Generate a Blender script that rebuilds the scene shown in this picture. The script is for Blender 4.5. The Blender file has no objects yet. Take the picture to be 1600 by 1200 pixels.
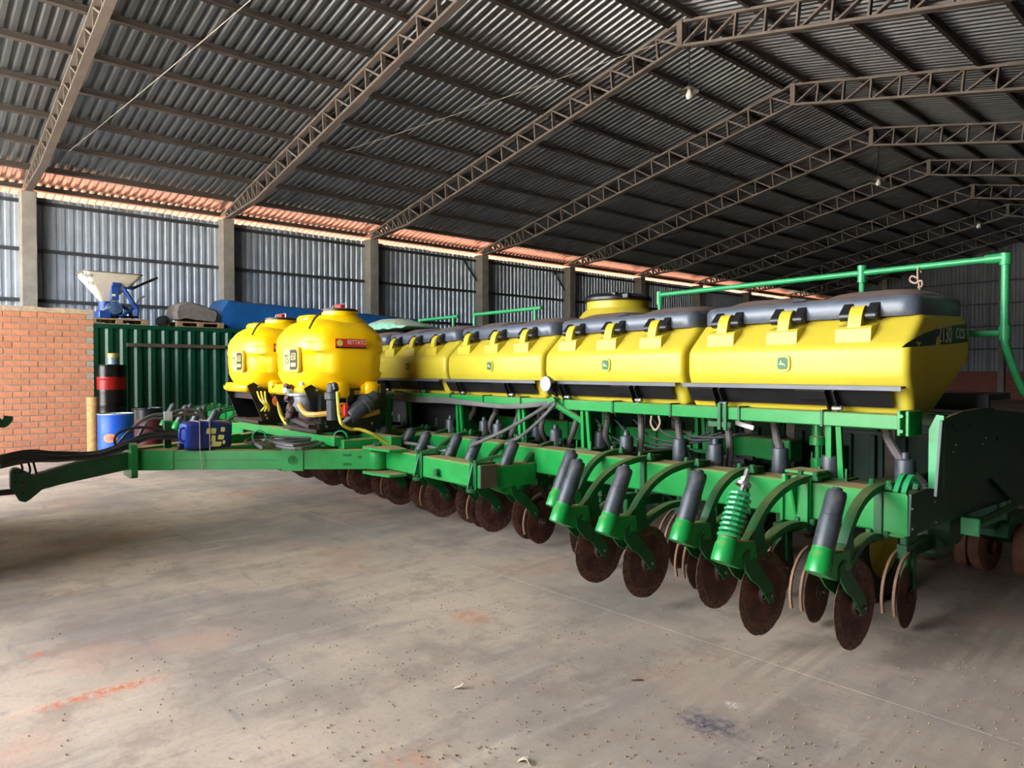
import bpy, math, random
from mathutils import Vector, Matrix
random.seed(7)
SC = bpy.context.scene
C = SC.collection
R = math.radians

# ------------------------------------------------------------------ camera
F = 1110.0                       # focal length in pixels of the 1600 px wide frame
EYE = Vector((0, 0, 1.65))
YAW, PITCH = R(48.16), R(-1.08)
cd = bpy.data.cameras.new('camera'); cam = bpy.data.objects.new('camera', cd); C.objects.link(cam)
cd.sensor_width = 36.0; cd.lens = 36.0 * F / 1600.0; cd.clip_end = 500
cam.location = EYE; cam.rotation_euler = (R(90) + PITCH, 0, YAW)
SC.camera = cam
# ------------------------------------------------------------------ sky, sun, exposure
w = bpy.data.worlds.new('sky'); SC.world = w; w.use_nodes = True
nt = w.node_tree; bg = nt.nodes['Background']
sky = nt.nodes.new('ShaderNodeTexSky'); sky.sky_type = 'NISHITA'
sky.sun_disc = False; sky.sun_elevation = R(52); sky.sun_rotation = R(-70)
sky.air_density = 1.0; sky.dust_density = 5.0; sky.ozone_density = 1.0
hs = nt.nodes.new('ShaderNodeHueSaturation'); hs.inputs['Saturation'].default_value = .35
nt.links.new(sky.outputs[0], hs.inputs['Color']); nt.links.new(hs.outputs[0], bg.inputs[0]); bg.inputs[1].default_value = 0.40
sl = bpy.data.lights.new('sun', 'SUN'); sl.energy = 4.0; sl.angle = R(0.6); sl.color = (1, .95, .87)
so = bpy.data.objects.new('sun', sl); C.objects.link(so); so.location = (-60, 40, 60)
so.rotation_euler = Vector((.62, -.22, -.82)).to_track_quat('-Z', 'Y').to_euler()
pl_ = bpy.data.lights.new('daylight_portal', 'AREA'); pl_.shape = 'RECTANGLE'; pl_.size = 20.6; pl_.size_y = 8.4
pl_.cycles.is_portal = True
po = bpy.data.objects.new('daylight_portal', pl_); C.objects.link(po)
po.location = (-11.8, -7.4, 4.2); po.rotation_euler = (R(90), 0, 0)
vs = SC.view_settings
vs.view_transform = 'Standard'; vs.look = 'None'; vs.gamma = 1.0; vs.use_curve_mapping = False
vs.exposure = 3.85
SC.cycles.use_denoising = True
SC.cycles.max_bounces = 6; SC.cycles.diffuse_bounces = 4; SC.cycles.glossy_bounces = 3
SC.cycles.caustics_reflective = False; SC.cycles.caustics_refractive = False
SC.cycles.sample_clamp_indirect = 8

# ------------------------------------------------------------------ photo pixel -> point on a real plane
_right = Vector((math.cos(YAW), math.sin(YAW), 0))
_fh = Vector((-math.sin(YAW), math.cos(YAW), 0))
_fwd = _fh * math.cos(PITCH) + Vector((0, 0, math.sin(PITCH)))
_up = -_fh * math.sin(PITCH) + Vector((0, 0, math.cos(PITCH)))
PROT = R(-2.75); PLOC = Vector((-1.77, 4.42, 0))
PM = Matrix.Translation(PLOC) @ Matrix.Rotation(PROT, 4, 'Z'); PMI = PM.inverted()
def ray(px, py):
    return _fwd + _right * ((px - 800) / F) + _up * ((600 - py) / F)
def W(px, py, axis, val):            # world plane  axis = val
    d = ray(px, py); i = 'xyz'.index(axis)
    return EYE + d * ((val - EYE[i]) / d[i])
def L(px, py, axis, val):            # the same in the planter's own frame
    o = PMI @ EYE; d = PMI.to_3x3() @ ray(px, py); i = 'xyz'.index(axis)
    return o + d * ((val - o[i]) / d[i])

# ------------------------------------------------------------------ mesh helper
class MB:
    def __init__(s): s.v = []; s.f = []
    def add(s, vs, fs, m=None):
        n = len(s.v)
        for p in vs:
            p = Vector(p); s.v.append(m @ p if m is not None else p)
        s.f += [tuple(i + n for i in f) for f in fs]; return s
    def box(s, c, size, bev=0.0, m=None, rot=None):
        hx, hy, hz = [a / 2 for a in size]; c = Vector(c)
        T = Matrix.Translation(c)
        if rot is not None: T = T @ (rot if isinstance(rot, Matrix) else Matrix.Rotation(rot[0], 4, 'X') @ Matrix.Rotation(rot[1], 4, 'Y') @ Matrix.Rotation(rot[2], 4, 'Z'))
        if m is not None: T = m @ T
        b = min(bev, hx * .9, hy * .9, hz * .9)
        sg = [(x, y, z) for x in (-1, 1) for y in (-1, 1) for z in (-1, 1)]
        if b <= 0:
            return s.add([(x * hx, y * hy, z * hz) for x, y, z in sg], [(0, 1, 3, 2), (4, 6, 7, 5), (0, 4, 5, 1), (2, 3, 7, 6), (0, 2, 6, 4), (1, 5, 7, 3)], T)
        vs = []
        for x, y, z in sg:
            vs += [(x * hx, y * (hy - b), z * (hz - b)), (x * (hx - b), y * hy, z * (hz - b)), (x * (hx - b), y * (hy - b), z * hz)]
        idx = {k: i * 3 for i, k in enumerate(sg)}; fs = []
        for a in range(3):
            o1, o2 = [k for k in range(3) if k != a]
            for sv in (-1, 1):
                q = []
                for u, t in ((-1, -1), (1, -1), (1, 1), (-1, 1)):
                    k = [0, 0, 0]; k[a] = sv; k[o1] = u; k[o2] = t; q.append(idx[tuple(k)] + a)
                fs.append(tuple(q))
            for u in (-1, 1):
                for t in (-1, 1):
                    k0 = [0, 0, 0]; k1 = [0, 0, 0]; k0[a] = -1; k1[a] = 1
                    for k in (k0, k1): k[o1] = u; k[o2] = t
                    fs.append((idx[tuple(k0)] + o1, idx[tuple(k1)] + o1, idx[tuple(k1)] + o2, idx[tuple(k0)] + o2))
        for k in sg: fs.append((idx[k], idx[k] + 1, idx[k] + 2))
        return s.add(vs, fs, T)
    def sweep(s, path, prof, closed=True, cap=True, up=(0, 0, 1)):
        """prof: list of (a,b) offsets, a along side vector, b along 'up' vector"""
        P = [Vector(p) for p in path]; n = len(prof); rings = []
        t0 = (P[1] - P[0]).normalized(); u = Vector(up)
        if abs(u.dot(t0)) > .95: u = Vector((1, 0, 0)) if abs(t0.x) < .9 else Vector((0, 1, 0))
        for i, p in enumerate(P):
            if i == 0: t = P[1] - P[0]
            elif i == len(P) - 1: t = P[-1] - P[-2]
            else: t = (P[i + 1] - P[i]).normalized() + (P[i] - P[i - 1]).normalized()
            t = t.normalized() if t.length > 1e-9 else t0
            sd = t.cross(u)
            if sd.length < 1e-6: sd = t.orthogonal()
            sd.normalize(); u = sd.cross(t).normalized()
            rings.append([p + sd * a + u * b for a, b in prof])
        vs = [q for r in rings for q in r]; fs = []
        for i in range(len(P) - 1):
            for j in range(n if closed else n - 1):
                k = (j + 1) % n
                fs.append((i * n + j, i * n + k, (i + 1) * n + k, (i + 1) * n + j))
        if cap and closed:
            fs.append(tuple(range(n - 1, -1, -1))); fs.append(tuple((len(P) - 1) * n + j for j in range(n)))
        return s.add(vs, fs)
    def tube(s, path, r, n=8, cap=True):
        return s.sweep(path, [(r * math.cos(2 * math.pi * j / n), r * math.sin(2 * math.pi * j / n)) for j in range(n)], cap=cap)
    def bar(s, path, wd, h, up=(0, 0, 1)):
        return s.sweep(path, [(-wd / 2, -h / 2), (wd / 2, -h / 2), (wd / 2, h / 2), (-wd / 2, h / 2)], up=up)
    def lathe(s, prof, n=20, m=None, closed_top=True):
        vs = []; fs = []
        for r, z in prof:
            for j in range(n):
                a = 2 * math.pi * j / n; vs.append((r * math.cos(a), r * math.sin(a), z))
        for i in range(len(prof) - 1):
            for j in range(n):
                k = (j + 1) % n; fs.append((i * n + j, i * n + k, (i + 1) * n + k, (i + 1) * n + j))
        if closed_top:
            if prof[0][0] > 1e-5: fs.append(tuple(range(n - 1, -1, -1)))
            if prof[-1][0] > 1e-5: fs.append(tuple((len(prof) - 1) * n + j for j in range(n)))
        return s.add(vs, fs, m)
    def loft(s, rings, cap=True, closed=True):
        n = len(rings[0]); vs = [p for r in rings for p in r]; fs = []
        for i in range(len(rings) - 1):
            for j in range(n if closed else n - 1):
                k = (j + 1) % n; fs.append((i * n + j, i * n + k, (i + 1) * n + k, (i + 1) * n + j))
        if cap: fs.append(tuple(range(n - 1, -1, -1))); fs.append(tuple((len(rings) - 1) * n + j for j in range(n)))
        return s.add(vs, fs)
    def prism(s, poly, axis, a, b):
        """poly: 2-D points; axis 'x': (y,z), 'y': (x,z), 'z': (x,y)"""
        def p3(p, t): return {'x': (t, p[0], p[1]), 'y': (p[0], t, p[1]), 'z': (p[0], p[1], t)}[axis]
        return s.loft([[p3(p, a) for p in poly], [p3(p, b) for p in poly]])
    def mesh(s, name, mat=None, smooth=35, fix=True):
        me = bpy.data.meshes.new(name); me.from_pydata([tuple(p) for p in s.v], [], s.f)
        me.validate(verbose=False)
        if fix:
            import bmesh
            bm = bmesh.new(); bm.from_mesh(me); bmesh.ops.recalc_face_normals(bm, faces=bm.faces); bm.to_mesh(me); bm.free()
        if smooth:
            me.polygons.foreach_set('use_smooth', [True] * len(me.polygons))
            me.set_sharp_from_angle(angle=R(smooth))
        if mat is not None: me.materials.append(mat)
        me.update(); return me
    def build(s, name, mat, parent=None, loc=(0, 0, 0), rot=(0, 0, 0), smooth=35):
        return inst(name, s.mesh(name, mat, smooth), parent, loc, rot)

def inst(name, me, parent=None, loc=(0, 0, 0), rot=(0, 0, 0), scale=(1, 1, 1)):
    o = bpy.data.objects.new(name, me); C.objects.link(o)
    o.location = loc; o.rotation_euler = rot; o.scale = scale
    if parent is not None: o.parent = parent
    return o
def empty(name, loc=(0, 0, 0), rz=0.0, parent=None):
    o = bpy.data.objects.new(name, None); C.objects.link(o); o.location = loc; o.rotation_euler = (0, 0, rz)
    o.empty_display_size = .2
    if parent is not None: o.parent = parent
    return o
def tag(o, label, cat=None, group=None, kind=None):
    o['label'] = label
    if cat: o['category'] = cat
    if group: o['group'] = group
    if kind: o['kind'] = kind
    return o
def struct(o, label=None):
    o['kind'] = 'structure'
    if label: o['label'] = label
    return o
def rpoly(pts, r, n=4):
    """round the corners of a 2-D polygon"""
    out = []; N = len(pts)
    rr = r if isinstance(r, (list, tuple)) else [r] * N
    for i in range(N):
        p = Vector(pts[i]); a = Vector(pts[i - 1]) - p; b = Vector(pts[(i + 1) % N]) - p
        k = min(rr[i], a.length * .45, b.length * .45)
        if k <= 1e-5: out.append(tuple(p)); continue
        pa = p + a.normalized() * k; pb = p + b.normalized() * k
        for j in range(n + 1):
            t = j / n; q = pa * (1 - t) ** 2 + p * 2 * t * (1 - t) + pb * t * t; out.append(tuple(q))
    return out
def rrect(w_, h_, r, n=4, cx=0, cy=0):
    return rpoly([(cx - w_ / 2, cy - h_ / 2), (cx + w_ / 2, cy - h_ / 2), (cx + w_ / 2, cy + h_ / 2), (cx - w_ / 2, cy + h_ / 2)], r, n)
def curve(pts, n=6):
    """Catmull-Rom through points"""
    P = [Vector(p) for p in pts]; P = [P[0] * 2 - P[1]] + P + [P[-1] * 2 - P[-2]]; out = []
    for i in range(1, len(P) - 2):
        for j in range(n):
            t = j / n; a, b, c, d = P[i - 1:i + 3]
            out.append(.5 * ((2 * b) + (c - a) * t + (2 * a - 5 * b + 4 * c - d) * t * t + (3 * b - a - 3 * c + d) * t ** 3))
    out.append(P[-2]); return out
def text_mesh(txt, size, mat, ext=.001, sx=1.0, bold=0.0):
    cu = bpy.data.curves.new('lettering', 'FONT'); cu.body = txt; cu.size = size; cu.extrude = ext
    cu.align_x = 'CENTER'; cu.align_y = 'CENTER'; cu.resolution_u = 3; cu.offset = bold
    o = bpy.data.objects.new('lettering', cu)
    me = bpy.data.meshes.new_from_object(o); bpy.data.objects.remove(o); me.name = 'lettering'
    for v in me.vertices: v.co.x *= sx
    me.materials.clear(); me.materials.append(mat); return me

# ------------------------------------------------------------------ materials
class NT:
    def __init__(s, name):
        s.m = bpy.data.materials.new(name); s.m.use_nodes = True; s.t = s.m.node_tree
        s.b = s.t.nodes['Principled BSDF']
    def n(s, typ, **kw):
        o = s.t.nodes.new(typ)
        for k, v in kw.items():
            if k in o.inputs: o.inputs[k].default_value = v
            else: setattr(o, k, v)
        return o
    def l(s, a, b): s.t.links.new(a, b)
    def noise(s, co, scale, detail=4, rough=.6):
        o = s.n('ShaderNodeTexNoise'); o.inputs['Scale'].default_value = scale; o.inputs['Detail'].default_value = detail; o.inputs['Roughness'].default_value = rough
        if co is not None: s.l(co, o.inputs['Vector'])
        return o.outputs['Fac']
    def ramp(s, fac, lo, hi, a=0.0, b=1.0):
        o = s.n('ShaderNodeMapRange'); o.interpolation_type = 'SMOOTHSTEP'
        s.l(fac, o.inputs['Value']); o.inputs['From Min'].default_value = lo; o.inputs['From Max'].default_value = hi
        o.inputs['To Min'].default_value = a; o.inputs['To Max'].default_value = b
        return o.outputs['Result']
    def math(s, op, a, b=None, c=None):
        o = s.n('ShaderNodeMath', operation=op)
        for i, x in enumerate((a, b, c)):
            if x is None: continue
            if isinstance(x, (int, float)): o.inputs[i].default_value = x
            else: s.l(x, o.inputs[i])
        return o.outputs[0]
    def mix(s, fac, a, b, mode='MIX'):
        o = s.n('ShaderNodeMix', data_type='RGBA', blend_type=mode)
        for i, x in ((0, fac), (6, a), (7, b)):
            if isinstance(x, (int, float)): o.inputs[i].default_value = x
            elif isinstance(x, tuple): o.inputs[i].default_value = (*x[:3], 1)
            else: s.l(x, o.inputs[i])
        return o.outputs[2]
    def pos(s): return s.n('ShaderNodeNewGeometry').outputs['Position']
    def obj(s): return s.n('ShaderNodeTexCoord').outputs['Object']
    def scaled(s, co, sc, rot=(0, 0, 0), loc=(0, 0, 0)):
        o = s.n('ShaderNodeMapping'); s.l(co, o.inputs['Vector']); o.inputs['Scale'].default_value = sc
        o.inputs['Rotation'].default_value = rot; o.inputs['Location'].default_value = loc; return o.outputs[0]
    def bump(s, h, strength, dist=.01):
        o = s.n('ShaderNodeBump'); o.inputs['Strength'].default_value = strength; o.inputs['Distance'].default_value = dist
        s.l(h, o.inputs['Height']); s.l(o.outputs[0], s.b.inputs['Normal'])
def S(c):      # sRGB 0-255 -> linear
    return tuple(((x / 255) / 12.92 if x <= 10 else (((x / 255) + .055) / 1.055) ** 2.4) for x in c)
def mat(name, col, rough=.5, metal=0.0, var=.25, vscale=6, dust=0.0, dcol=(150, 110, 78), dlo=.55, wear=0.0, wcol=(120, 120, 115), wscale=14, bump=0.0, bscale=40, rnd=0.0, col2=None):
    k = NT(name); col = S(col); b = k.b
    dark = tuple(x * (1 - var) for x in col) if col2 is None else S(col2)
    co = k.obj()
    c = k.mix(k.ramp(k.noise(co, vscale), .35, .7), dark, col)
    if wear: c = k.mix(k.math('MULTIPLY', k.ramp(k.noise(co, wscale, 6, .7), .56, .66), wear), c, S(wcol))
    if rnd:
        r = k.n('ShaderNodeObjectInfo').outputs['Random']
        c = k.mix(k.math('MULTIPLY', r, rnd), c, tuple(x * .45 for x in col))
    rg = None
    if dust:
        g = k.n('ShaderNodeNewGeometry'); sp = k.n('ShaderNodeSeparateXYZ'); k.l(g.outputs['Normal'], sp.inputs[0])
        up = k.ramp(sp.outputs[2], dlo, .95)
        d = k.math('MULTIPLY', up, k.ramp(k.noise(k.scaled(g.outputs['Position'], (1, 1, 1)), 7, 5, .7), .25, .6, .35, 1.0))
        d = k.math('MULTIPLY', d, dust)
        c = k.mix(d, c, S(dcol))
        rg = k.math('ADD', k.math('MULTIPLY', d, .9 - rough), rough); k.l(rg, b.inputs['Roughness'])
    k.l(c, b.inputs['Base Color'])
    if rg is None: b.inputs['Roughness'].default_value = rough
    b.inputs['Metallic'].default_value = metal
    if bump: k.bump(k.noise(co, bscale, 5, .65), bump, .01)
    return k.m
M = {}
M['green'] = mat('green_paint', (26, 142, 62), .32, var=.18, vscale=5, dust=.95, dcol=(178, 136, 94), wear=.10, wcol=(90, 150, 90))
M['green2'] = mat('green_casting', (14, 94, 44), .42, var=.3, vscale=9, dust=.32, dcol=(140, 110, 70))
M['green_pipe'] = mat('green_pipe', (44, 150, 88), .34, var=.15)
M['green_shaded'] = mat('shaded_green_paint', (12, 62, 38), .45, var=.25, dust=.5)  # planter green in its shaded tone, shade put into the colour
M['hyel'] = mat('faded_yellow_plastic', (200, 182, 50), .42, var=.08, vscale=3, dust=.2, dlo=.3, dcol=(170, 120, 62), wear=.65, wcol=(196, 188, 124), wscale=1.3)
M['tyel'] = mat('tank_yellow', (255, 204, 0), .36, var=.06, vscale=3)
M['black'] = mat('black_plastic', (30, 31, 33), .34, var=.3, dust=.85, dcol=(104, 80, 64), dlo=.75)
M['lid'] = mat('lid_plastic', (88, 95, 106), .30, var=.25, vscale=8, dust=.9, dcol=(112, 86, 68), dlo=.72)
M['blackmetal'] = mat('black_metal', (24, 25, 27), .38, var=.3, dust=.4)
M['grey'] = mat('spring_cover', (62, 67, 71), .42, var=.35, vscale=16, wear=.5, wcol=(98, 88, 82), wscale=9)
M['rubber'] = mat('hose_rubber', (52, 52, 52), .6, var=.3)
M['hose'] = mat('grey_hose', (110, 108, 106), .5, var=.3, vscale=3)
M['tyre'] = mat('tyre_rubber', (34, 32, 31), .8, var=.3, wear=.4, wcol=(90, 74, 62))
M['rust'] = mat('rusty_disc', (92, 56, 44), .62, metal=.25, var=.0, vscale=10, col2=(58, 40, 35), wear=.55, wcol=(118, 84, 68), wscale=26, bump=.35, bscale=60)
def disc_material():
    k = NT('rusty_disc'); co = k.obj(); sp = k.n('ShaderNodeSeparateXYZ'); k.l(co, sp.inputs[0])
    rad = k.math('SQRT', k.math('ADD', k.math('MULTIPLY', sp.outputs[1], sp.outputs[1]), k.math('MULTIPLY', sp.outputs[2], sp.outputs[2])))
    c = k.mix(k.ramp(k.noise(co, 9, 5, .65), .35, .68), S((70, 42, 36)), S((108, 62, 48)))
    edge = k.math('MULTIPLY', k.ramp(k.math('ADD', rad, k.math('MULTIPLY', k.noise(co, 34, 5, .7), .07)), .20, .235), k.ramp(k.noise(co, 55, 4, .7), .42, .58))
    c = k.mix(k.math('MULTIPLY', edge, .75), c, S((132, 98, 80)))
    dk = k.math('MULTIPLY', k.ramp(rad, .14, .18), k.ramp(k.noise(co, 22, 5, .7), .52, .62)); c = k.mix(k.math('MULTIPLY', dk, .75), c, S((40, 24, 20)))
    k.l(c, k.b.inputs['Base Color']); k.b.inputs['Roughness'].default_value = .6; k.b.inputs['Metallic'].default_value = .2
    k.bump(k.noise(co, 50, 5, .7), .4, .01); return k.m
M['rust'] = disc_material()
M['rust2'] = mat('rusty_hub', (84, 60, 50), .6, metal=.3, var=.4, vscale=22)
M['rustwheel'] = mat('soil_caked_wheel', (138, 92, 74), .85, var=.3, vscale=9)
M['steel'] = mat('bright_steel', (190, 190, 186), .3, metal=.8, var=.2)
M['white'] = mat('white_plate', (225, 226, 222), .5, var=.08)
M['lipgrey'] = mat('trough_lip_grey', (98, 100, 104), .45, metal=.2, var=.2)
M['silver'] = mat('galvanised_plate', (176, 180, 184), .45, metal=.4, var=.25, vscale=20)
M['cream'] = mat('cream_emblem', (222, 214, 120), .5, var=.05)
M['embgreen'] = mat('emblem_green', (44, 104, 66), .5, var=.1)
M['decal'] = mat('decal_green', (10, 48, 40), .4, var=.2)
M['decaltext'] = mat('decal_lettering', (190, 186, 160), .5, var=.05)
M['red'] = mat('red_plastic', (226, 44, 40), .4, var=.1)
M['orange'] = mat('orange_print', (240, 128, 50), .5, var=.05)
M['hoseyel'] = mat('yellow_hose', (226, 205, 60), .5, var=.15)
M['amber'] = mat('amber_hose', (206, 160, 70), .45, var=.2)
M['blue'] = mat('blue_plastic', (18, 66, 170), .35, var=.15)
M['bluedrum'] = mat('blue_drum_paint', (22, 84, 190), .35, var=.15, wear=.15)
M['blackdrum'] = mat('black_drum_paint', (16, 18, 22), .28, var=.3)
M['reddrum'] = mat('red_drum_paint', (186, 28, 24), .4, var=.15)
M['maroon'] = mat('maroon_drum_paint', (96, 30, 30), .5, var=.3)
M['container'] = mat('container_green', (10, 72, 46), .30, var=.2, vscale=2, dust=.4, dcol=(110, 100, 80), wear=.12, wcol=(120, 170, 160), wscale=9)
M['wood'] = mat('pallet_wood', (172, 140, 104), .8, var=.35, vscale=18, rnd=.25)
M['log'] = mat('weathered_log', (206, 160, 100), .75, var=.3, vscale=14, bump=.3)
M['brown'] = mat('brown_bar', (92, 76, 62), .7, var=.3)
M['tarp'] = mat('blue_tarp', (30, 98, 166), .38, var=.22, vscale=3, dust=.5, dcol=(84, 92, 100), bump=.5, bscale=7)
M['canvas'] = mat('grey_canvas', (126, 118, 110), .9, var=.25, vscale=8, bump=.4, bscale=10)
M['greentarp'] = mat('pale_green_tarp', (130, 190, 160), .55, var=.35, vscale=12, dust=.8, dcol=(150, 130, 105), bump=.6, bscale=16)
M['spread'] = mat('cream_hopper_paint', (208, 200, 182), .5, var=.12, vscale=4, wear=.2, wcol=(170, 155, 130))
M['spblue'] = mat('blue_frame_paint', (30, 74, 150), .4, var=.25)
M['mark'] = mat('black_marking', (24, 22, 22), .6, var=.1)
M['can'] = mat('paint_can', (150, 180, 200), .4, metal=.2, var=.4, vscale=20)
M['rope'] = mat('pale_rope', (190, 160, 140), .8, var=.3)
M['wire'] = mat('grey_wire', (150, 146, 138), .6, var=.1)
M['cord'] = mat('black_cord', (14, 14, 16), .6, var=.1)
M['lampshade'] = mat('lamp_enamel', (150, 140, 126), .4, var=.3)
M['bulb'] = mat('bulb_glass', (226, 228, 226), .15, var=.05)
M['seed'] = mat('soybean', (150, 122, 88), .5, var=.3, vscale=300)
M['husk'] = mat('dry_husk', (206, 196, 168), .7, var=.2)
M['dark'] = mat('machinery_and_void_black', (8, 10, 9), .6, var=.4)  # machinery black, also paints the shade beside the tanks
M['truss'] = mat('truss_primer', (112, 102, 95), .6, metal=.1, var=.22, vscale=2)
M['purlin'] = mat('purlin_steel', (86, 78, 73), .6, metal=.1, var=.2, vscale=2)
M['girt'] = mat('girt_steel', (60, 62, 66), .6, var=.2)
M['column'] = mat('column_concrete', (150, 145, 136), .85, var=.25, vscale=3, wear=.25, wcol=(108, 100, 92), wscale=7, bump=.2, bscale=20)
M['field'] = mat('low_bounce_field', (62, 74, 40), .95, var=.3, vscale=.6)
M['gable'] = mat('dimmed_gable_sheet', (116, 120, 128), .45, metal=.35, var=.2, vscale=1.2, rnd=.2)  # wall sheeting darkened in colour to stand for the dim far end
M['wallsheet2'] = mat('bounce_cutting_sheet', (46, 46, 46), .6, var=.2)  # unseen right wall made near-black to cut bounce onto the hopper ends
M['soil'] = mat('red_soil', (138, 76, 48), .95, var=.25, vscale=.4)
M['roof'] = mat('galvanised_roof', (138, 141, 143), .33, metal=.72, var=.18, vscale=1.1, rnd=.22)
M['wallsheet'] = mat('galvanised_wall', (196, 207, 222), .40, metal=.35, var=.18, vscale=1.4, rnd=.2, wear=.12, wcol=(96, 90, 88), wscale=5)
M['brick'] = mat('orange_brick', (214, 140, 102), .85, var=.16, vscale=9, rnd=.30, wear=.2, wcol=(224, 150, 118), wscale=12, bump=.25, bscale=60)
M['greybrick'] = mat('grey_block', (176, 166, 152), .9, var=.3, vscale=30, bump=.5, bscale=60)
M['mortar'] = mat('mortar', (172, 154, 136), .95, var=.2, vscale=16, bump=.3, bscale=70)
M['cap'] = mat('cement_cap', (196, 172, 142), .95, var=.25, vscale=12, wear=.5, wcol=(128, 106, 88), wscale=20, bump=.5, bscale=50)

def floor_material():
    k = NT('concrete_floor'); p = k.pos()
    big = k.ramp(k.noise(p, .55, 4, .6), .35, .68)
    c = k.mix(big, S((152, 139, 126)), S((200, 178, 154)))
    st = k.noise(k.scaled(p, (3.4, .55, 1), (0, 0, R(4))), 1.0, 8, .68)
    for nd in k.t.nodes:
        if nd.type == 'TEX_NOISE' and nd.inputs['Detail'].default_value == 8: nd.inputs['Distortion'].default_value = .7
    c = k.mix(k.math('MULTIPLY', k.ramp(st, .50, .72), .52), c, S((126, 118, 114)))
    st2 = k.noise(k.scaled(p, (6, .8, 1), (0, 0, R(-9)), (7, 3, 0)), 1.0, 7, .66)
    c = k.mix(k.math('MULTIPLY', k.ramp(st2, .52, .74), .45), c, S((212, 197, 176)))
    fine = k.noise(p, 34, 5, .75)
    c = k.mix(k.math('MULTIPLY', k.ramp(fine, .5, .7), .32), c, S((120, 104, 92)))
    mot = k.noise(p, 2.6, 8, .72)
    c = k.mix(k.math('MULTIPLY', k.ramp(mot, .47, .64), .48), c, S((134, 117, 103)))
    scf = k.noise(k.scaled(p, (1.2, 7, 1), (0, 0, R(24)), (2, 9, 0)), 1.0, 6, .6)
    c = k.mix(k.math('MULTIPLY', k.ramp(scf, .60, .72), .45), c, S((120, 116, 114)))
    pink = k.ramp(k.noise(k.scaled(p, (1, .7, 1), (0, 0, 0), (3.1, 8.2, 0)), 1.1, 3, .5), .54, .72)
    c = k.mix(k.math('MULTIPLY', pink, .45), c, S((196, 150, 126)))
    # tyre tracks: dusty bands running down the shed
    sp = k.n('ShaderNodeSeparateXYZ'); k.l(p, sp.inputs[0])
    xw = k.math('ADD', sp.outputs[0], k.math('MULTIPLY', sp.outputs[1], .06))
    for x0, hw in ((-1.78, .28), (-.65, .5)):
        band = k.ramp(k.math('ABSOLUTE', k.math('ADD', xw, -x0)), hw * .75, hw, 1, 0)
        wv = k.math('SINE', k.math('MULTIPLY', xw, 62))
        rib = k.math('MULTIPLY', k.math('MULTIPLY', band, k.ramp(wv, -.2, .7)), k.ramp(k.noise(p, 2.2, 4, .6), .38, .6))
        c = k.mix(k.math('MULTIPLY', rib, .62), c, S((150, 132, 116)))
        c = k.mix(k.math('MULTIPLY', band, .18), c, S((206, 186, 160)))
    # spills of soil, paint and oil, each with its own place and shape
    def spot(px, py, rx, ry, rot, col, amt, sc=9, lo=.38):
        nonlocal c
        q = W(px, py, 'z', 0)
        v = k.n('ShaderNodeVectorMath', operation='SUBTRACT'); k.l(p, v.inputs[0]); v.inputs[1].default_value = q
        m = k.scaled(v.outputs[0], (1 / rx, 1 / ry, 1)) if not rot else k.scaled(k.scaled(v.outputs[0], (1, 1, 1), (0, 0, rot)), (1 / rx, 1 / ry, 1))
        ln = k.n('ShaderNodeVectorMath', operation='LENGTH'); k.l(m, ln.inputs[0])
        d = k.ramp(k.math('ADD', ln.outputs['Value'], k.math('MULTIPLY', k.noise(p, sc, 5, .7), .8)), .5, 1.25, 1, 0)
        d = k.math('MULTIPLY', d, k.ramp(k.noise(p, sc * 3, 4, .7), lo, .62))
        c = k.mix(k.math('MULTIPLY', d, amt), c, S(col))
    spot(150, 1085, .10, .55, 0, (208, 96, 44), .95)
    spot(60, 1023, .06, .10, 0, (214, 100, 48), .9)
    spot(735, 965, .26, .22, 0, (206, 124, 74), .8, 5)
    spot(400, 768, .35, 1.0, 0, (196, 112, 66), .75, 3)
    spot(1110, 1132, .30, .20, 0, (76, 70, 86), .95, 9, .3)
    spot(1145, 1101, .08, .06, 0, (228, 222, 208), .95, 20)
    spot(1560, 965, .3, .5, 0, (190, 130, 96), .5, 5)
    spot(80, 930, .22, .5, 0, (150, 118, 90), .7, 4)
    spot(640, 1190, .3, .25, 0, (196, 140, 104), .5, 5)
    k.l(c, k.b.inputs['Base Color']); k.b.inputs['Roughness'].default_value = .78
    k.bump(k.math('ADD', fine, k.math('MULTIPLY', st, 2.0)), .22, .006)
    return k.m
M['floor'] = floor_material()
def far_brick():
    k = NT('far_brickwork'); b = k.n('ShaderNodeTexBrick'); p = k.scaled(k.pos(), (1, 1, 1), (R(90), 0, 0))
    k.l(p, b.inputs['Vector']); b.inputs['Scale'].default_value = 1.0; b.inputs['Brick Width'].default_value = .26; b.inputs['Row Height'].default_value = .1
    b.inputs['Mortar Size'].default_value = .008
    b.inputs['Color1'].default_value = (*S((150, 82, 66)), 1); b.inputs['Color2'].default_value = (*S((128, 70, 58)), 1); b.inputs['Mortar'].default_value = (*S((140, 116, 104)), 1)
    k.l(b.outputs[0], k.b.inputs['Base Color']); k.b.inputs['Roughness'].default_value = .9; return k.m
M['farbrick'] = far_brick()

# ================================================================== the shed
RX, SLOPE, ZTOP = -9.0, .2107, 9.14          # ridge line, roof pitch, top chord at the ridge
BAYS = [2.94 + 5 * t for t in range(9)]       # truss lines
Y0, Y1 = -7.5, 48.0
def ztop(x): return ZTOP - SLOPE * abs(x - RX)
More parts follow.
